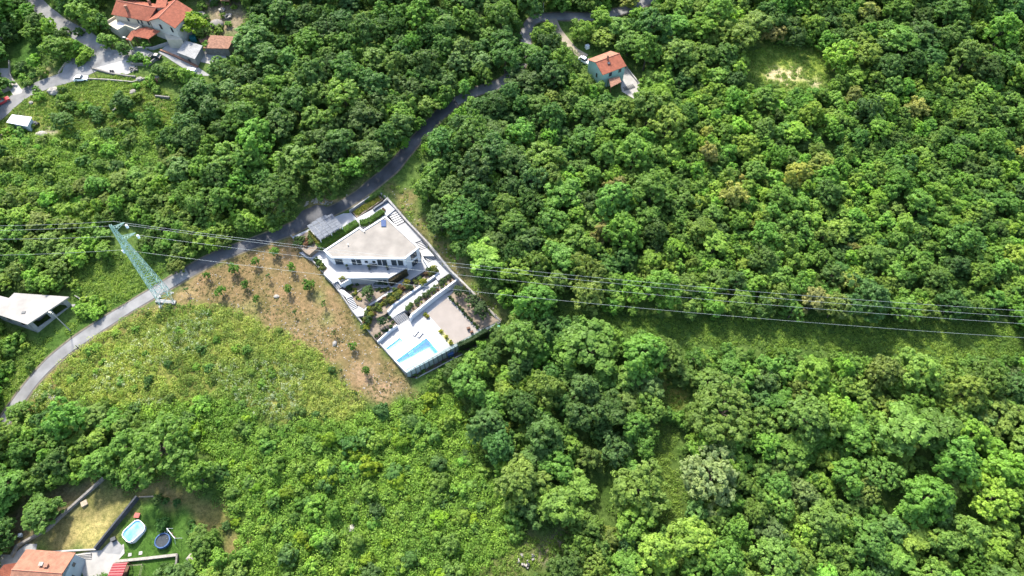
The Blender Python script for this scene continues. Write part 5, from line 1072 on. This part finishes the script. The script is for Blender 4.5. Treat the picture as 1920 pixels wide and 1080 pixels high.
def near_line(x, y): return (np.hypot(rl0[:, 0] - x, rl0[:, 1] - y) < 7).any()
LM = [(690, 520, 'villa'), (320, 460, 'pylon'), (1140, 120, 'mint green house'), (290, 50, 'farmhouse'), (1377, 368, 'golden tree'), (1335, 893, 'pale cream tree'), (1352, 772, 'great olive-tinged tree'), (1470, 125, 'upper right clearing'), (300, 840, 'great fine-leaved tree'), (1105, 655, 'great dome tree'), (60, 590, 'concrete shell'), (1245, 760, 'grassy glade'), (1000, 1040, 'bare dirt patch'), (1525, 566, 'yellow-brown tree'), (285, 1000, 'blue pool lawn'), (150, 200, 'village gardens'), (1850, 640, 'wires at far right'), (780, 265, 'bend of the road'), (1010, 45, 'upper lane'), (1750, 60, 'top right corner'), (1800, 1000, 'bottom right corner'), (1750, 330, 'right edge'), (730, 750, 'olive slope tip'), (660, 992, 'pale rock'), (450, 700, 'middle of the meadow'), (60, 320, 'left scrub slope'), (220, 340, 'scrub slope'), (550, 250, 'middle of the uphill forest')]
def place_words(px, py):
    d = [(px - a) ** 2 + (py - b) ** 2 for a, b, _ in LM]; i = int(np.argmin(d)); a, b, n = LM[i]; dx, dy = px - a, py - b
    if n in ('middle of the meadow', 'scrub slope', 'left scrub slope', 'top right corner', 'bottom right corner', 'right edge', 'middle of the uphill forest') and d[i] < 90 ** 2: return f'near the {n}'
    return (('right of' if dx > 0 else 'left of') if abs(dx) > abs(dy) else ('below' if dy > 0 else 'above')) + ' the ' + n
inv = [q for q in FT if -15 < q[8] < 1935 and -10 < q[9] < 1090]; out_ = [q for q in FT if not (-15 < q[8] < 1935 and -10 < q[9] < 1090)]
bigs = sorted([q for q in inv if q[3] >= 3.3], key=lambda q: -q[3] * (.7 + q[9] / 1600)); smalls = sorted([q for q in inv if q[3] < 3.3], key=lambda q: -q[3] * (.7 + q[9] / 1600))
NB = 300 - len(HERO); FAR = []
for gx_ in np.arange(-420, 421, 8.5):
    for gy_ in np.arange(-60, 520, 8.5):
        x, y = gx_ + rng.uniform(-2.5, 2.5), gy_ + rng.uniform(-2.5, 2.5); zg = float(hz(x, y)); px, py = proj(x, y, zg + 4)
        if y * st - (zg + 4 - CAMZ) * ct > 20 and -75 < px < 1995 and -65 < py < 1145: continue
        if near_line(x, y): continue
        Rr = rng.uniform(3.6, 5.6); FAR.append([x, y, zg - .1, Rr, Rr * 1.9, BIG[int(rng.integers(len(BIG)))], rng.choice(['mid', 'dark', 'mid', 'bright']), 'wood', px, py])
rest = bigs[NB:] + smalls[295:] + out_ + INF + FAR
for q in bigs[:NB] + smalls[:295]:
    x, y, z_, Rr, H, ki, cn, kd, px, py = q; sz_ = 'small' if Rr < 3.3 else ('big' if Rr > 4.6 else 'middle-sized')
    tree('young_tree' if Rr < 3.3 else 'broadleaf_tree', f'{sz_} {LOOK[cn]} forest tree {place_words(px, py)}', (x, y, z_), ki, Rr / PROTO[ki][2], vary(COL[cn], .2), group=WHERE[kd].replace('in the', 'trees of the'), sz=H / PROTO[ki][3])
print('TREES', len(bigs), len(smalls), len(INF), len(rest))
# the remaining forest trees: one mass, placed by geometry nodes on points that carry size, turn and colour
pc = bpy.data.collections.new('forest_tree_kinds'); used = sorted(set(q[5] for q in rest)); imap = {}
for j, ki in enumerate(used):
    o = bpy.data.objects.new(f'forest_kind_{j:02d}', PROTO[ki][0]); pc.objects.link(o); imap[ki] = j
me = bpy.data.meshes.new('forest'); me.from_pydata([(q[0], q[1], q[2]) for q in rest], [], [])
def pattr(nm, ty, vals, key):
    a = me.attributes.new(nm, ty, 'POINT'); a.data.foreach_set(key, np.asarray(vals, np.float32 if ty != 'INT' else np.int32).ravel())
pattr('kind_index', 'INT', [imap[q[5]] for q in rest], 'value'); pattr('turn', 'FLOAT_VECTOR', [(0, 0, rng.uniform(0, 6.28)) for _ in rest], 'vector')
pattr('size', 'FLOAT_VECTOR', [(q[3] / PROTO[q[5]][2], q[3] / PROTO[q[5]][2], q[4] / PROTO[q[5]][3]) for q in rest], 'vector'); pattr('tree_colour', 'FLOAT_COLOR', [(*vary(COL[q[6]], .2), 1) for q in rest], 'color')
fo = bpy.data.objects.new('forest', me); C.objects.link(fo); tag(fo, 'remaining smaller trees that fill the forest as one mass', 'forest', kind='stuff')
gn = bpy.data.node_groups.new('forest_points', 'GeometryNodeTree'); gn.interface.new_socket('Geometry', in_out='INPUT', socket_type='NodeSocketGeometry'); gn.interface.new_socket('Geometry', in_out='OUTPUT', socket_type='NodeSocketGeometry')
gi, go = gn.nodes.new('NodeGroupInput'), gn.nodes.new('NodeGroupOutput'); ip = gn.nodes.new('GeometryNodeInstanceOnPoints'); ci = gn.nodes.new('GeometryNodeCollectionInfo'); ci.inputs[0].default_value = pc; ci.inputs[1].default_value = True; ci.inputs[2].default_value = True
def named(nm, ty):
    n = gn.nodes.new('GeometryNodeInputNamedAttribute'); n.data_type = ty; n.inputs[0].default_value = nm; return n.outputs[0]
L_ = gn.links.new; L_(gi.outputs[0], ip.inputs['Points']); L_(ci.outputs[0], ip.inputs['Instance']); ip.inputs['Pick Instance'].default_value = True
L_(named('kind_index', 'INT'), ip.inputs['Instance Index']); L_(named('turn', 'FLOAT_VECTOR'), ip.inputs['Rotation']); L_(named('size', 'FLOAT_VECTOR'), ip.inputs['Scale'])
smn = gn.nodes.new('GeometryNodeSetMaterial'); smn.inputs['Material'].default_value = M['leaf_inst']; L_(ip.outputs[0], smn.inputs[0]); L_(smn.outputs[0], go.inputs[0])
fo.modifiers.new('forest', 'NODES').node_group = gn

# low growth nobody could count: leaf domes joined into one object per kind
def noise2(x, y, s, o=0.0):
    return .5 + .25 * np.sin(x / s + 1.7 * np.sin(y / (s * 1.3) + o)) + .25 * np.sin(y / (s * .8) + 2.1 * np.sin(x / (s * 1.6) + 1 + o))
def domes(name, label, cat, x, y, r, h, n, ls, c0, c1, jit=.25, z=None):
    """x,y,r,h arrays; n leaves each"""
    k = np.repeat(np.arange(len(x)), n); d = rand_dir(len(k), .55); d[:, 2] = np.abs(d[:, 2])
    q = rng.uniform(.75, 1.08, len(k)); zz = (hz(x, y) if z is None else z)
    c = np.stack([x[k] + d[:, 0] * r[k] * q, y[k] + d[:, 1] * r[k] * q, zz[k] + d[:, 2] * h[k] * q], 1)
    nr = d + rng.normal(size=d.shape) * .5; nr[:, 2] += .3
    v = leaf_quads(c, nr, rng.uniform(.7, 1.3, len(k)) * ls)
    f = rng.random(len(x)); f = np.clip(.55 * f + .45 * noise2(x, y, 9.0), 0, 1)[k][:, None]
    cl = (np.array(c0) * (1 - f) + np.array(c1) * f) * rng.uniform(1 - jit, 1 + jit, (len(k), 1))
    o = obj_np(name, v, np.arange(len(v)).reshape(-1, 4), 'leaf_each', cl); return tag(o, label, cat, kind='stuff')
def scatter(zp, n, avoid=(), dil=0):
    W_ = np.array([xy(G(a, b)) for a, b in zp]); x = rng.uniform(W_[:, 0].min(), W_[:, 0].max(), n); y = rng.uniform(W_[:, 1].min(), W_[:, 1].max(), n)
    k = inpoly(x, y, [tuple(p) for p in W_]); x, y = x[k], y[k]
    for a in avoid:
        k = ~inpoly(x, y, [xy(G(p, q)) for p, q in a]); x, y = x[k], y[k]
    k = ~near_road(x, y); return x[k], y[k]
rl = np.array(smooth_line(road_w, 2.0) + smooth_line([G(x, y) for x, y in VIL_PX], 2.0))
def near_road(x, y, d=2.6):
    r = np.zeros(len(x), bool)
    for i in range(0, len(x), 4000):
        r[i:i + 4000] = (np.hypot(x[i:i + 4000, None] - rl[None, :, 0], y[i:i + 4000, None] - rl[None, :, 1]) < d).any(1)
    return r | inpoly(x, y, PLOT)
# forest floor
allclear = [z for z in CLEAR] + [Z_STRIP, Z_LAWN, Z_DIRT_L]
x = rng.uniform(-178, 178, 9000); y = rng.uniform(28, 222, 9000)
px, py = proj(x, y, hz(x, y)); k = (px > -40) & (px < 1960) & (py > -40) & (py < 1120) & ~near_road(x, y, 3.2)
for z in allclear: k &= ~inpoly(px, py, z)
x, y = x[k], y[k]; n_ = len(x)
domes('undergrowth', 'low green undergrowth between the forest trees', 'undergrowth', x, y, rng.uniform(.9, 1.9, n_), rng.uniform(.7, 2.2, n_), 46, .24, (.08, .15, .03), (.15, .24, .042))
# brush
x, y = scatter(Z_BRUSH, 5200); n_ = len(x); big = rng.random(n_) ** 2
domes('brush', 'dense light green bramble brush covering the slope below the olive grove', 'brush', x, y, .6 + 1.3 * big, .5 + 1.5 * big, 66, .20, (.15, .27, .042), (.30, .43, .07))
x, y = scatter(Z_LIGHT_UL, 3400); n_ = len(x); big = rng.random(n_) ** 2
domes('scrub', 'bright green bramble scrub below the village gardens', 'scrub', x, y, .7 + 1.6 * big, .6 + 1.9 * big, 60, .21, (.14, .25, .042), (.30, .41, .075))
x, y = scatter(Z_MEADOW, 3500); n_ = len(x); big = rng.random(n_) ** 2
domes('meadow_herbs', 'tall yellow-green herbs of the overgrown meadow', 'meadow', x, y, .45 + 1.4 * big, .35 + 1.5 * big, 50, .17, (.14, .25, .042), (.42, .43, .105))
x, y = scatter(Z_MEADOW, 2000); k = noise2(x, y, 5.0, 2.0) > .56; x, y = x[k], y[k]; n_ = len(x)
domes('white_flower_heads', 'whitish flower heads scattered through the meadow', 'flowers', x, y, rng.uniform(.3, .8, n_), rng.uniform(.9, 1.6, n_), 18, .13, (.36, .42, .22), (.58, .60, .42))
x, y = scatter(Z_SLOPE, 4200); k = noise2(x, y, 6.0) > .40; x, y = x[k], y[k]; n_ = len(x)
domes('dry_grass', 'dry grass tufts on the brown olive slope', 'grass', x, y, rng.uniform(.15, .4, n_), rng.uniform(.1, .3, n_), 9, .12, (.24, .19, .09), (.20, .22, .075))
gx, gy = [], []
for z, n in ((Z_GARDEN_UL, 2600), (Z_LEFT_LAWN, 500), (Z_FIELD_L, 700), (Z_CORR, 2600), (Z_CLEAR_TR, 500), (Z_OPEN_L, 900), (Z_GLADE, 600), (Z_STRIP, 450), (Z_BC, 300)):
    a, b_ = scatter(z, n); gx.append(a); gy.append(b_)
x, y = np.concatenate(gx), np.concatenate(gy); n_ = len(x)
ppx, ppy = proj(x, y, hz(x, y)); k = np.ones(n_, bool)
for z in [[(185, 0), (460, 0), (445, 130), (395, 148), (330, 128), (300, 118), (255, 140), (180, 140), (165, 120)]] + [H4((0, 770), (40, 800), (240, 800), (290, 900), (40, 900)), [(185, 85), (330, 70), (300, 140), (160, 140)], [(0, 540), (140, 548), (150, 600), (60, 630), (0, 605)], H4((200, 940), (410, 900), (400, 990), (200, 990))]: k &= ~inpoly(ppx, ppy, z)
x, y = x[k], y[k]; n_ = len(x)
domes('tall_grass', 'tall green grass on verges, clearings and under the power lines', 'grass', x, y, rng.uniform(.4, 1.0, n_), rng.uniform(.2, .55, n_), 34, .16, (.13, .225, .038), (.25, .33, .062))
# stones lying about
def stones(name, label, x, y, r, m, nmax=3):
    vs = []; fs = []
    base = np.array([(-1, -1, -.4), (1, -1, -.4), (1, 1, -.4), (-1, 1, -.4), (-.7, -.6, .6), (.6, -.7, .7), (.7, .7, .5), (-.6, .6, .7)]) * .5
    f0 = [(0, 1, 5, 4), (1, 2, 6, 5), (2, 3, 7, 6), (3, 0, 4, 7), (4, 5, 6, 7)]
    for i in range(len(x)):
        a = rng.uniform(0, 6.28); q = base * rng.uniform(.7, 1.3, base.shape) * r[i]; c_, s_ = math.cos(a), math.sin(a)
        k = len(vs); z = float(hz(x[i], y[i]))
        vs += [(x[i] + p[0] * c_ - p[1] * s_, y[i] + p[0] * s_ + p[1] * c_, z + p[2] * .8) for p in q]; fs += [tuple(k + j for j in f) for f in f0]
    mb = MB(); mb.v = vs; mb.f = fs; return tag(mb.build(name, m), label, 'stones', kind='stuff')
x, y = scatter(Z_SLOPE, 1500); x2, y2 = scatter(S7((600, 560), (1000, 560), (1420, 1000), (1150, 1060), (900, 850)), 500); x = np.append(x, x2); y = np.append(y, y2)
stones('stones', 'pale stones scattered over the brown olive slope', x, y, rng.uniform(.10, .30, len(x)) ** 1.0 * rng.choice([.6, 1, 1.3], len(x)), 'stone_pale')
x, y = scatter(Z_STRIP, 700); stones('stones', 'pale stones on the bare strip right of the villa', x, y, rng.uniform(.12, .45, len(x)), 'stone_pale')
x, y = scatter(K1((320, 460), (450, 370), (640, 370), (830, 440), (1080, 340), (1300, 150), (1180, 150), (1000, 290), (820, 350), (640, 290), (450, 300)), 500); stones('stones', 'loose rocks on the reddish bank above the road by the carport', x, y, rng.uniform(.2, .6, len(x)), 'stone_pale')
x, y = scatter(Z_PATCH, 260); stones('stones', 'small stones on the dirt shoulder of the road', x, y, rng.uniform(.1, .35, len(x)), 'stone_pale')

# ------------------------------------------------------------------ planted beds of the villa
def bshrub(px, z, mesh, s, colr, label, group, name='garden_shrub', sz=1.0):
    p = P(*px, z); return shrub(name, label, (p.x, p.y, z - .05), mesh, s, vary(colr, .12), group, sz)
YG, OG, DG, MG, RB = (.27, .27, .04), (.14, .165, .04), (.055, .10, .028), (.11, .165, .05), (.19, .11, .06)
r1_ = V2((355, 385), (400, 400), (430, 360), (470, 350), (495, 300), (520, 330), (550, 275), (590, 265), (610, 280), (600, 225), (640, 240), (660, 205), (700, 190), (740, 200), (700, 150), (780, 150), (820, 120), (850, 150), (880, 75), (920, 70), (905, 35), (940, 25), (960, 45), (330, 440), (370, 450), (400, 440), (320, 490), (350, 500), (560, 320), (450, 400))
for i, p in enumerate(r1_): bshrub(p, ZL + .06, SHRUB[i % 4], rng.uniform(.65, 1.15), [YG, OG, MG, YG, RB, OG, DG][i % 7], f"{['yellow', 'olive', 'grey-green', 'yellow', 'reddish', 'olive', 'dark'][i % 7]} shrub in the bed above the middle path", 'shrubs in the bed above the middle path')
for i in range(11):
    t_ = i / 10; x, y = 1085 + (710 - 1085) * t_, 105 + (390 - 105) * t_
    bshrub(V2((x + rng.uniform(-8, 8), y + rng.uniform(-6, 6)))[0], ZM + .1, SHRUB[i % 4], rng.uniform(.7, .95), MG, 'rounded grey-green bush in the row above the gravel patio', 'bush row above the gravel patio')
    if i < 10: bshrub(V2((x - 20 + 35, y + 28 + rng.uniform(-4, 4)))[0], ZM + .1, BALL[i % 3], rng.uniform(.5, .8), [RB, YG, OG][i % 3], 'small low plant between the bush row and the white retaining wall', 'low plants beside the bush row')
for i, (x, y) in enumerate(((430, 265), (468, 308), (510, 352), (550, 395), (590, 435), (628, 475), (665, 518), (700, 558), (745, 598), (783, 640))):
    bshrub(K4((x, y))[0], ZD + .05, BALL[i % 3], 1.05, DG, 'clipped dark hedge ball in the row beside the gravel patio', 'hedge ball row beside the gravel patio', 'hedge_ball', 1.2)
for i, (x, y, lb) in enumerate(((1095, 395, 'uppermost'), (1170, 478, 'middle'), (1228, 545, 'lowest'))):
    bshrub(K3((x, y))[0], ZD + .05, BALL[i % 3], 1.1, YG, f'{lb} of three golden ball shrubs beside the pool', 'golden ball shrubs by the pool', 'ball_shrub', 1.1)
for i, (x, y, lb) in enumerate(((872, 148, 'upper'), (905, 185, 'lower'))): bshrub(K3((x, y))[0], ZD + .05, BALL[i % 3], 1.0, YG, f'{lb} golden shrub at the corner of the gravel patio', 'golden shrubs at the patio corner', 'ball_shrub')
tag(MB().prism(at(K3((1050, 375), (1095, 350), (1280, 560), (1225, 590)), ZD), ZD + .006, ZD + .06).build('planting_bed', mat('yellow_mulch', (.50, .46, .20), .9, .2, 2)), kind='structure'); tag(MB().prism(at(K3((835, 155), (890, 115), (940, 185), (900, 215)), ZD), ZD + .006, ZD + .06).build('planting_bed', 'yellow_mulch' if 'yellow_mulch' in M else 'soil'), kind='structure')
for i, (x, y, lb) in enumerate(((560, 180, 'upper olive tree in the right-hand bed of the villa'), (725, 310, 'middle olive tree in the right-hand bed of the villa'), (820, 430, 'lowest olive tree in the right-hand bed of the villa'), )):
    p = P(*K4((x, y))[0], ZD + 2.1); tree('olive_tree', lb, (p.x, p.y, ZD + .05), OLIVE[i % 2], (.95, 1.15, 1.25)[i], vary((.085, .13, .048), .06))
p = P(*K2((890, 900))[0], ZL + 2.1); tree('olive_tree', 'round olive tree in the bed below the villa terrace', (p.x, p.y, ZL + .05), OLIVE[0], 1.0, (.10, .16, .05))
p = P(*K3((270, 235))[0], .3); tree('olive_tree', 'small round tree in the bed left of the pool stairs', (p.x, p.y, -1.55), OLIVE[1], .72, (.07, .13, .045))
for i, (x, y) in enumerate(((560, 800), (620, 760), (600, 840), (690, 900), (650, 930), (720, 980), (720, 760), (680, 840), (1050, 850), (1120, 870), (1180, 850), (760, 1010), (1090, 830), (1240, 830), (560, 730))): bshrub(K2((x, y))[0], ZL + .1, SHRUB[i % 4], rng.uniform(.4, .85), [MG, OG, DG, YG][i % 4], 'green shrub in the tree bed below the villa terrace', 'shrubs in the tree bed below the terrace')
for i, (x, y) in enumerate(((40, 150), (100, 150), (60, 230), (110, 210), (40, 280), (90, 270), (150, 170), (20, 330), (60, 340))): bshrub(K3((x, y))[0], -1.5, SHRUB[i % 4], rng.uniform(.6, .95), [YG, OG, MG, YG, RB][i % 5], 'yellowish shrub in the corner bed left of the pool', 'shrubs in the corner bed left of the pool')
for i, (x, y) in enumerate(((190, 455), (240, 420), (290, 380), (340, 370), (375, 210), (425, 265), (320, 160), (400, 330))): bshrub(K3((x, y))[0], -1.5, BALL[i % 3], rng.uniform(.8, 1.1), DG, 'dark clipped bush edging the bed above the pool deck', 'clipped bushes above the pool deck', 'hedge_ball')
for i, (x, y) in enumerate(((240, 990), (330, 990), (420, 1000), (300, 1060), (480, 1040), (400, 1080), (230, 1070), (470, 950))): bshrub(K1((x, y))[0], ZC + .15, SHRUB[i % 4], rng.uniform(.7, 1.0), [DG, MG, RB][i % 3], 'dark shrub in the bed left of the carport', 'shrubs left of the carport')
for i, (x, y) in enumerate(((30, 340), (90, 380), (130, 430), (60, 420), (160, 480), (110, 490))): bshrub(K2((x, y))[0], ZT - .35, SHRUB[i % 4], rng.uniform(.5, .85), [DG, MG, OG][i % 3], 'green shrub in the bed at the left end of the terrace', 'shrubs at the left end of the terrace')
for i, (x, y) in enumerate(((430, 660), (475, 640), (500, 650))): bshrub(K2((x, y))[0], ZT, BALL[i % 3], .8, YG, 'yellow shrub at the head of the left-hand stairs', 'yellow shrubs at the stair head')
for i, (x, y) in enumerate(((1700, 470), (1720, 500))): bshrub(K1((x, y))[0], ZC, BALL[i], .7, RB, 'reddish bush at the head of the right-hand stairs', 'reddish bushes at the stair head')
# groundcover of the raised bed
q_ = at(K1((1190, 520), (1600, 250), (1670, 310), (1260, 585)), ZC); qa = np.array(q_); u = rng.random((420, 2)); xx = (qa[0] * (1 - u[:, :1]) + qa[1] * u[:, :1]) * (1 - u[:, 1:]) + (qa[3] * (1 - u[:, :1]) + qa[2] * u[:, :1]) * u[:, 1:]
domes('ground_cover', 'olive-yellow ground cover in the raised bed by the road', 'ground cover', xx[:, 0], xx[:, 1], np.full(420, .3), rng.uniform(.1, .35, 420), 14, .10, (.10, .13, .02), (.20, .19, .03), z=np.full(420, ZC + .06))
# hedges: leaf boxes
def hedge(label, px, z0, z1, wd, colr, name='clipped_hedge', dens=190):
    p = [np.array(v) for v in at(px, z1)]; vs = []; root = thing(name, label, 'hedge', (p[0][0], p[0][1], z0)); core = MB()
    for i in range(len(p) - 1):
        a, b = p[i], p[i + 1]; L = np.linalg.norm(b - a); d = (b - a) / L; n = np.array((-d[1], d[0])); m = int(L * dens * (wd + 2 * (z1 - z0)) * .5)
        s = rng.random(m) * L; f = rng.random(m); top = f < wd / (wd + 1.4 * (z1 - z0)); sd = rng.choice([-1, 1], m)
        off = np.where(top, rng.uniform(-.5, .5, m) * wd, sd * wd / 2); z = np.where(top, z1, rng.uniform(z0, z1, m)); c_ = a[None] + d[None] * s[:, None] + n[None] * off[:, None]
        cc = np.stack([c_[:, 0], c_[:, 1], z], 1) + rng.normal(size=(m, 3)) * .10; nn = np.where(top[:, None], np.array((0, 0, 1.))[None], np.concatenate([n * 1.0, [0]])[None] * sd[:, None]) + rng.normal(size=(m, 3)) * .45
        vs.append(leaf_quads(cc, nn, rng.uniform(.7, 1.3, m) * .13)); w2 = wd / 2 - .12
        core.prism([tuple(a - n * w2), tuple(b - n * w2), tuple(b + n * w2), tuple(a + n * w2)], z0, z1 - .12)
    v = np.concatenate(vs); lo = root.location; v = v - np.array((lo.x, lo.y, lo.z)); me = leaf_mesh('foliage', v); o = bpy.data.objects.new('foliage', me); C.objects.link(o); o.parent = root; o.color = (*colr, 1)
    core.build('stems', 'bark', root); return root
hedge('long clipped green hedge between carport and villa roof', K1((590, 1090), (760, 985), (1255, 675)), ZC - .3, ZC + 1.1, 1.7, (.09, .18, .026)); hedge('short clipped green hedge behind the villa back corner', K1((1300, 685), (1440, 660), (1690, 490)), ZC - .3, ZC + 1.0, 1.5, (.08, .16, .024))
hedge('brownish hedge along the slanting edge of the villa terrace', K2((1250, 680), (1540, 490)), ZL, ZL + 2.3, 1.2, (.085, .07, .04)); hedge('green hedge strip under the terrace front windows', K2((1010, 690), (1220, 700)), ZL, ZL + 1.1, .7, (.05, .085, .022))
hedge('yellowish hedge at the left end of the carport', K1((440, 830), (610, 1050)), ZC, ZC + 1.3, .6, (.20, .20, .045)); hedge('trailing grey-green hedge hanging over the patio retaining wall', K4((530, 850), (660, 800), (890, 660)), ZD - 2.2, ZD + .35, 1.0, (.07, .115, .045))
# potted columnar plants on the terrace
for i, (x, y, lb) in enumerate(((552, 460, 'left'), (918, 470, 'middle'), (1228, 470, 'right'))):
    p = P(*K2((x, y))[0], ZT + .8); e = thing('potted_plant', f'{lb} columnar potted plant on the villa terrace', 'potted plant', (p.x, p.y, ZT)); MB().lathe((p.x, p.y, ZT), [(.22, 0), (.32, .45), (.28, .45)], 10).build('pot', 'frame_dark', e)
    v, _, _ = crown_arrays(.38, 1.35, 1.0, 8, 420, .09, lob=(.5, .8), spread=.6); o = bpy.data.objects.new('foliage', leaf_mesh('foliage', v)); C.objects.link(o); o.parent = e; o.color = (.045, .07, .025, 1)
# young olive trees on the slope
for i, (x, y, rd, nm) in enumerate(((345, 240, 30, 'largest sapling of the top left row'), (190, 283, 20, 'sapling nearest the road on the upper left'), (485, 195, 22, 'thin sapling in the top row under the wires'), (610, 132, 25, 'uppermost sapling beside the road'), (710, 228, 25, 'sapling close to the villa bed wall'), (570, 288, 18, 'slim sapling in the middle of the upper rows'), (420, 333, 22, 'narrow sapling left of the slope middle'), (275, 378, 28, 'bushy sapling at the meadow edge, upper left'), (685, 366, 24, 'round sapling in the middle of the slope'), (805, 343, 32, 'bushiest sapling of the slope beside the stairs'), (495, 425, 20, 'slim sapling above the meadow edge'), (725, 512, 15, 'smallest sapling at the slope centre'), (905, 452, 22, 'half-bare sapling near the lower stairs'), (65, 375, 18, 'sapling beside the pylon'), (970, 630, 18, 'sapling above the pale rock'), (1080, 720, 22, 'sapling left of the paddling pool'), (1010, 868, 18, 'sapling at the lower meadow edge'), (1165, 868, 22, 'sapling above the stony patch'), (1100, 1003, 18, 'lowest sapling at the foot of the slope'))):
    hh = .075 * rd + 1.1; b_ = G(*S7((x, y))[0], hh * .6); sp = rd <= 18 or i == 12; ki = (SPARSE if sp else YOUNG)[i % (2 if sp else 3)]; s = .042 * rd if not sp else .05 * rd
    tree('olive_sapling', f'{nm} on the brown slope', (b_.x, b_.y, gz(b_) - .05), ki, s * (1.02 if not sp else .9), vary((.13, .24, .04) if not sp else (.11, .18, .05), .1), 'olive saplings on the brown slope', sz=hh / PROTO[ki][3])
# shrubs standing in the brush and meadow
PL = ((Z_BRUSH, 200, ['mid', 'bright', 'dark', 'bright', 'lime', 'mid'], 'brush_shrub', 'shrub in the brush', 'shrubs rising from the bramble brush'), (Z_MEADOW, 60, ['mid', 'dark', 'bright'], 'meadow_shrub', 'shrub in the meadow', 'shrubs in the overgrown meadow'), (Z_LIGHT_UL, 150, ['mid', 'bright', 'dark', 'olive'], 'scrub_bush', 'bush in the scrub', 'bushes in the scrub below the village gardens'), (Z_FIELD_L, 12, ['bright', 'mid'], 'field_bush', 'low bush in the left field', 'low bushes in the field at the left edge'))
for z, n, cs, nm, lb, gr in PL:
    x, y = scatter(z, n * 3)
    for i in range(min(n, len(x))):
        s = 1.0 + 1.7 * rng.random() ** 2 if nm != 'meadow_shrub' else rng.uniform(.6, 1.5); cn = cs[i % len(cs)]; px, py = proj(x[i], y[i], float(hz(x[i], y[i])))
        if not (-10 < px < 1930 and -10 < py < 1090): continue
        shrub(nm, f'{LOOK[cn]} {lb} {place_words(px, py)}', (x[i], y[i], float(hz(x[i], y[i])) - .1), SHRUB[i % 5], s, vary(COL[cn], .2), gr, rng.uniform(.8, 1.2))
GS = H4((120, 520), (170, 560), (240, 540), (300, 520), (200, 600), (260, 640), (290, 690), (440, 640), (480, 690), (430, 700), (560, 800), (620, 780), (680, 800), (740, 800), (790, 820), (600, 760), (860, 720), (880, 790), (960, 700), (1040, 760), (1100, 640), (960, 610), (700, 850), (230, 890), (100, 900), (150, 960), (60, 940), (450, 250), (380, 290), (330, 330), (280, 300), (250, 440), (160, 490), (1000, 850), (1060, 870), (950, 830), (30, 600), (55, 610), (590, 420), (570, 450), (1130, 560), (1060, 590), (520, 760), (450, 760), (840, 860), (40, 400), (60, 300), (120, 200), (200, 180), (940, 430), (980, 425), (1040, 450), (560, 240), (960, 330), (1030, 330), (700, 220), (1420, 60), (1500, 40), (1560, 120), (1480, 200), (1600, 180), (1640, 60), (1440, 150), (1540, 230), (1580, 20), (1390, 130))
for i, p in enumerate(GS):
    b_ = G(*p); cn = ['mid', 'bright', 'dark', 'olive', 'mid'][i % 5]; shrub('garden_shrub', f'{LOOK[cn]} shrub in the village gardens {place_words(*p)}', (b_.x, b_.y, b_.z - .1), SHRUB[i % 4], rng.uniform(1.1, 2.2), vary(COL[cn], .15), f'{LOOK[cn]} shrubs in the village gardens')
for i, p in enumerate(L5((550, 620), (600, 600), (640, 590), (680, 610), (620, 660), (700, 650), (560, 660), (590, 700), (660, 690), (540, 520), (510, 500))):
    b_ = G(*p); shrub('garden_shrub', 'bright green shrub between the flat-roofed shell and the road', (b_.x, b_.y, b_.z - .1), SHRUB[i % 4], rng.uniform(1.0, 1.9), vary(COL['bright'], .15), 'shrubs beside the flat-roofed shell')
for i, p in enumerate(B6((1230, 420), (1250, 240), (1190, 230), (1450, 420), (1480, 480), (1430, 470), (1700, 430), (1260, 760), (1250, 740), (1330, 250))):
    b_ = G(*p); shrub('garden_shrub', 'dark green shrub on or beside the fenced green lawn', (b_.x, b_.y, b_.z - .1), SHRUB[i % 4], rng.uniform(.8, 1.7), vary(COL['dark'], .15), 'shrubs beside the fenced lawn')
for i in range(12):
    t_ = rng.random(); p = P(*V2((760 + 780 * t_, 1000 - 420 * t_ + rng.uniform(-12, 8)))[0], ZD - 3.2); shrub('garden_shrub', 'low shrub in the strip below the pool retaining wall', (p.x, p.y, ZD - 3.25), SHRUB[i % 4], rng.uniform(.4, .8), vary(COL['mid'], .15), 'shrubs below the retaining wall')

# ------------------------------------------------------------------ look-alikes told apart by their order from the left
ORD = 'leftmost|second from left|third from left|fourth from left|fifth from left|sixth from left|seventh from left|eighth from left|ninth from left|tenth from left|eleventh from left|twelfth from left|thirteenth from left|fourteenth from left|fifteenth from left|sixteenth from left|seventeenth from left|eighteenth from left|nineteenth from left|twentieth from left|twenty-first from left|twenty-second from left|twenty-third from left|twenty-fourth from left|twenty-fifth from left'.split('|')
same = {}
for o in C.objects:
    if o.parent is None and 'label' in o and o.get('kind') is None: same.setdefault(o['label'], []).append(o)
for lb, os_ in same.items():
    if 1 < len(os_) <= 25 and len(lb.split()) <= 13:
        os_.sort(key=lambda o: proj(o.location.x, o.location.y, o.location.z)[0])
        for i, o in enumerate(os_): o['label'] = f'{lb}, {ORD[i]}' if i else f'{lb}, leftmost'
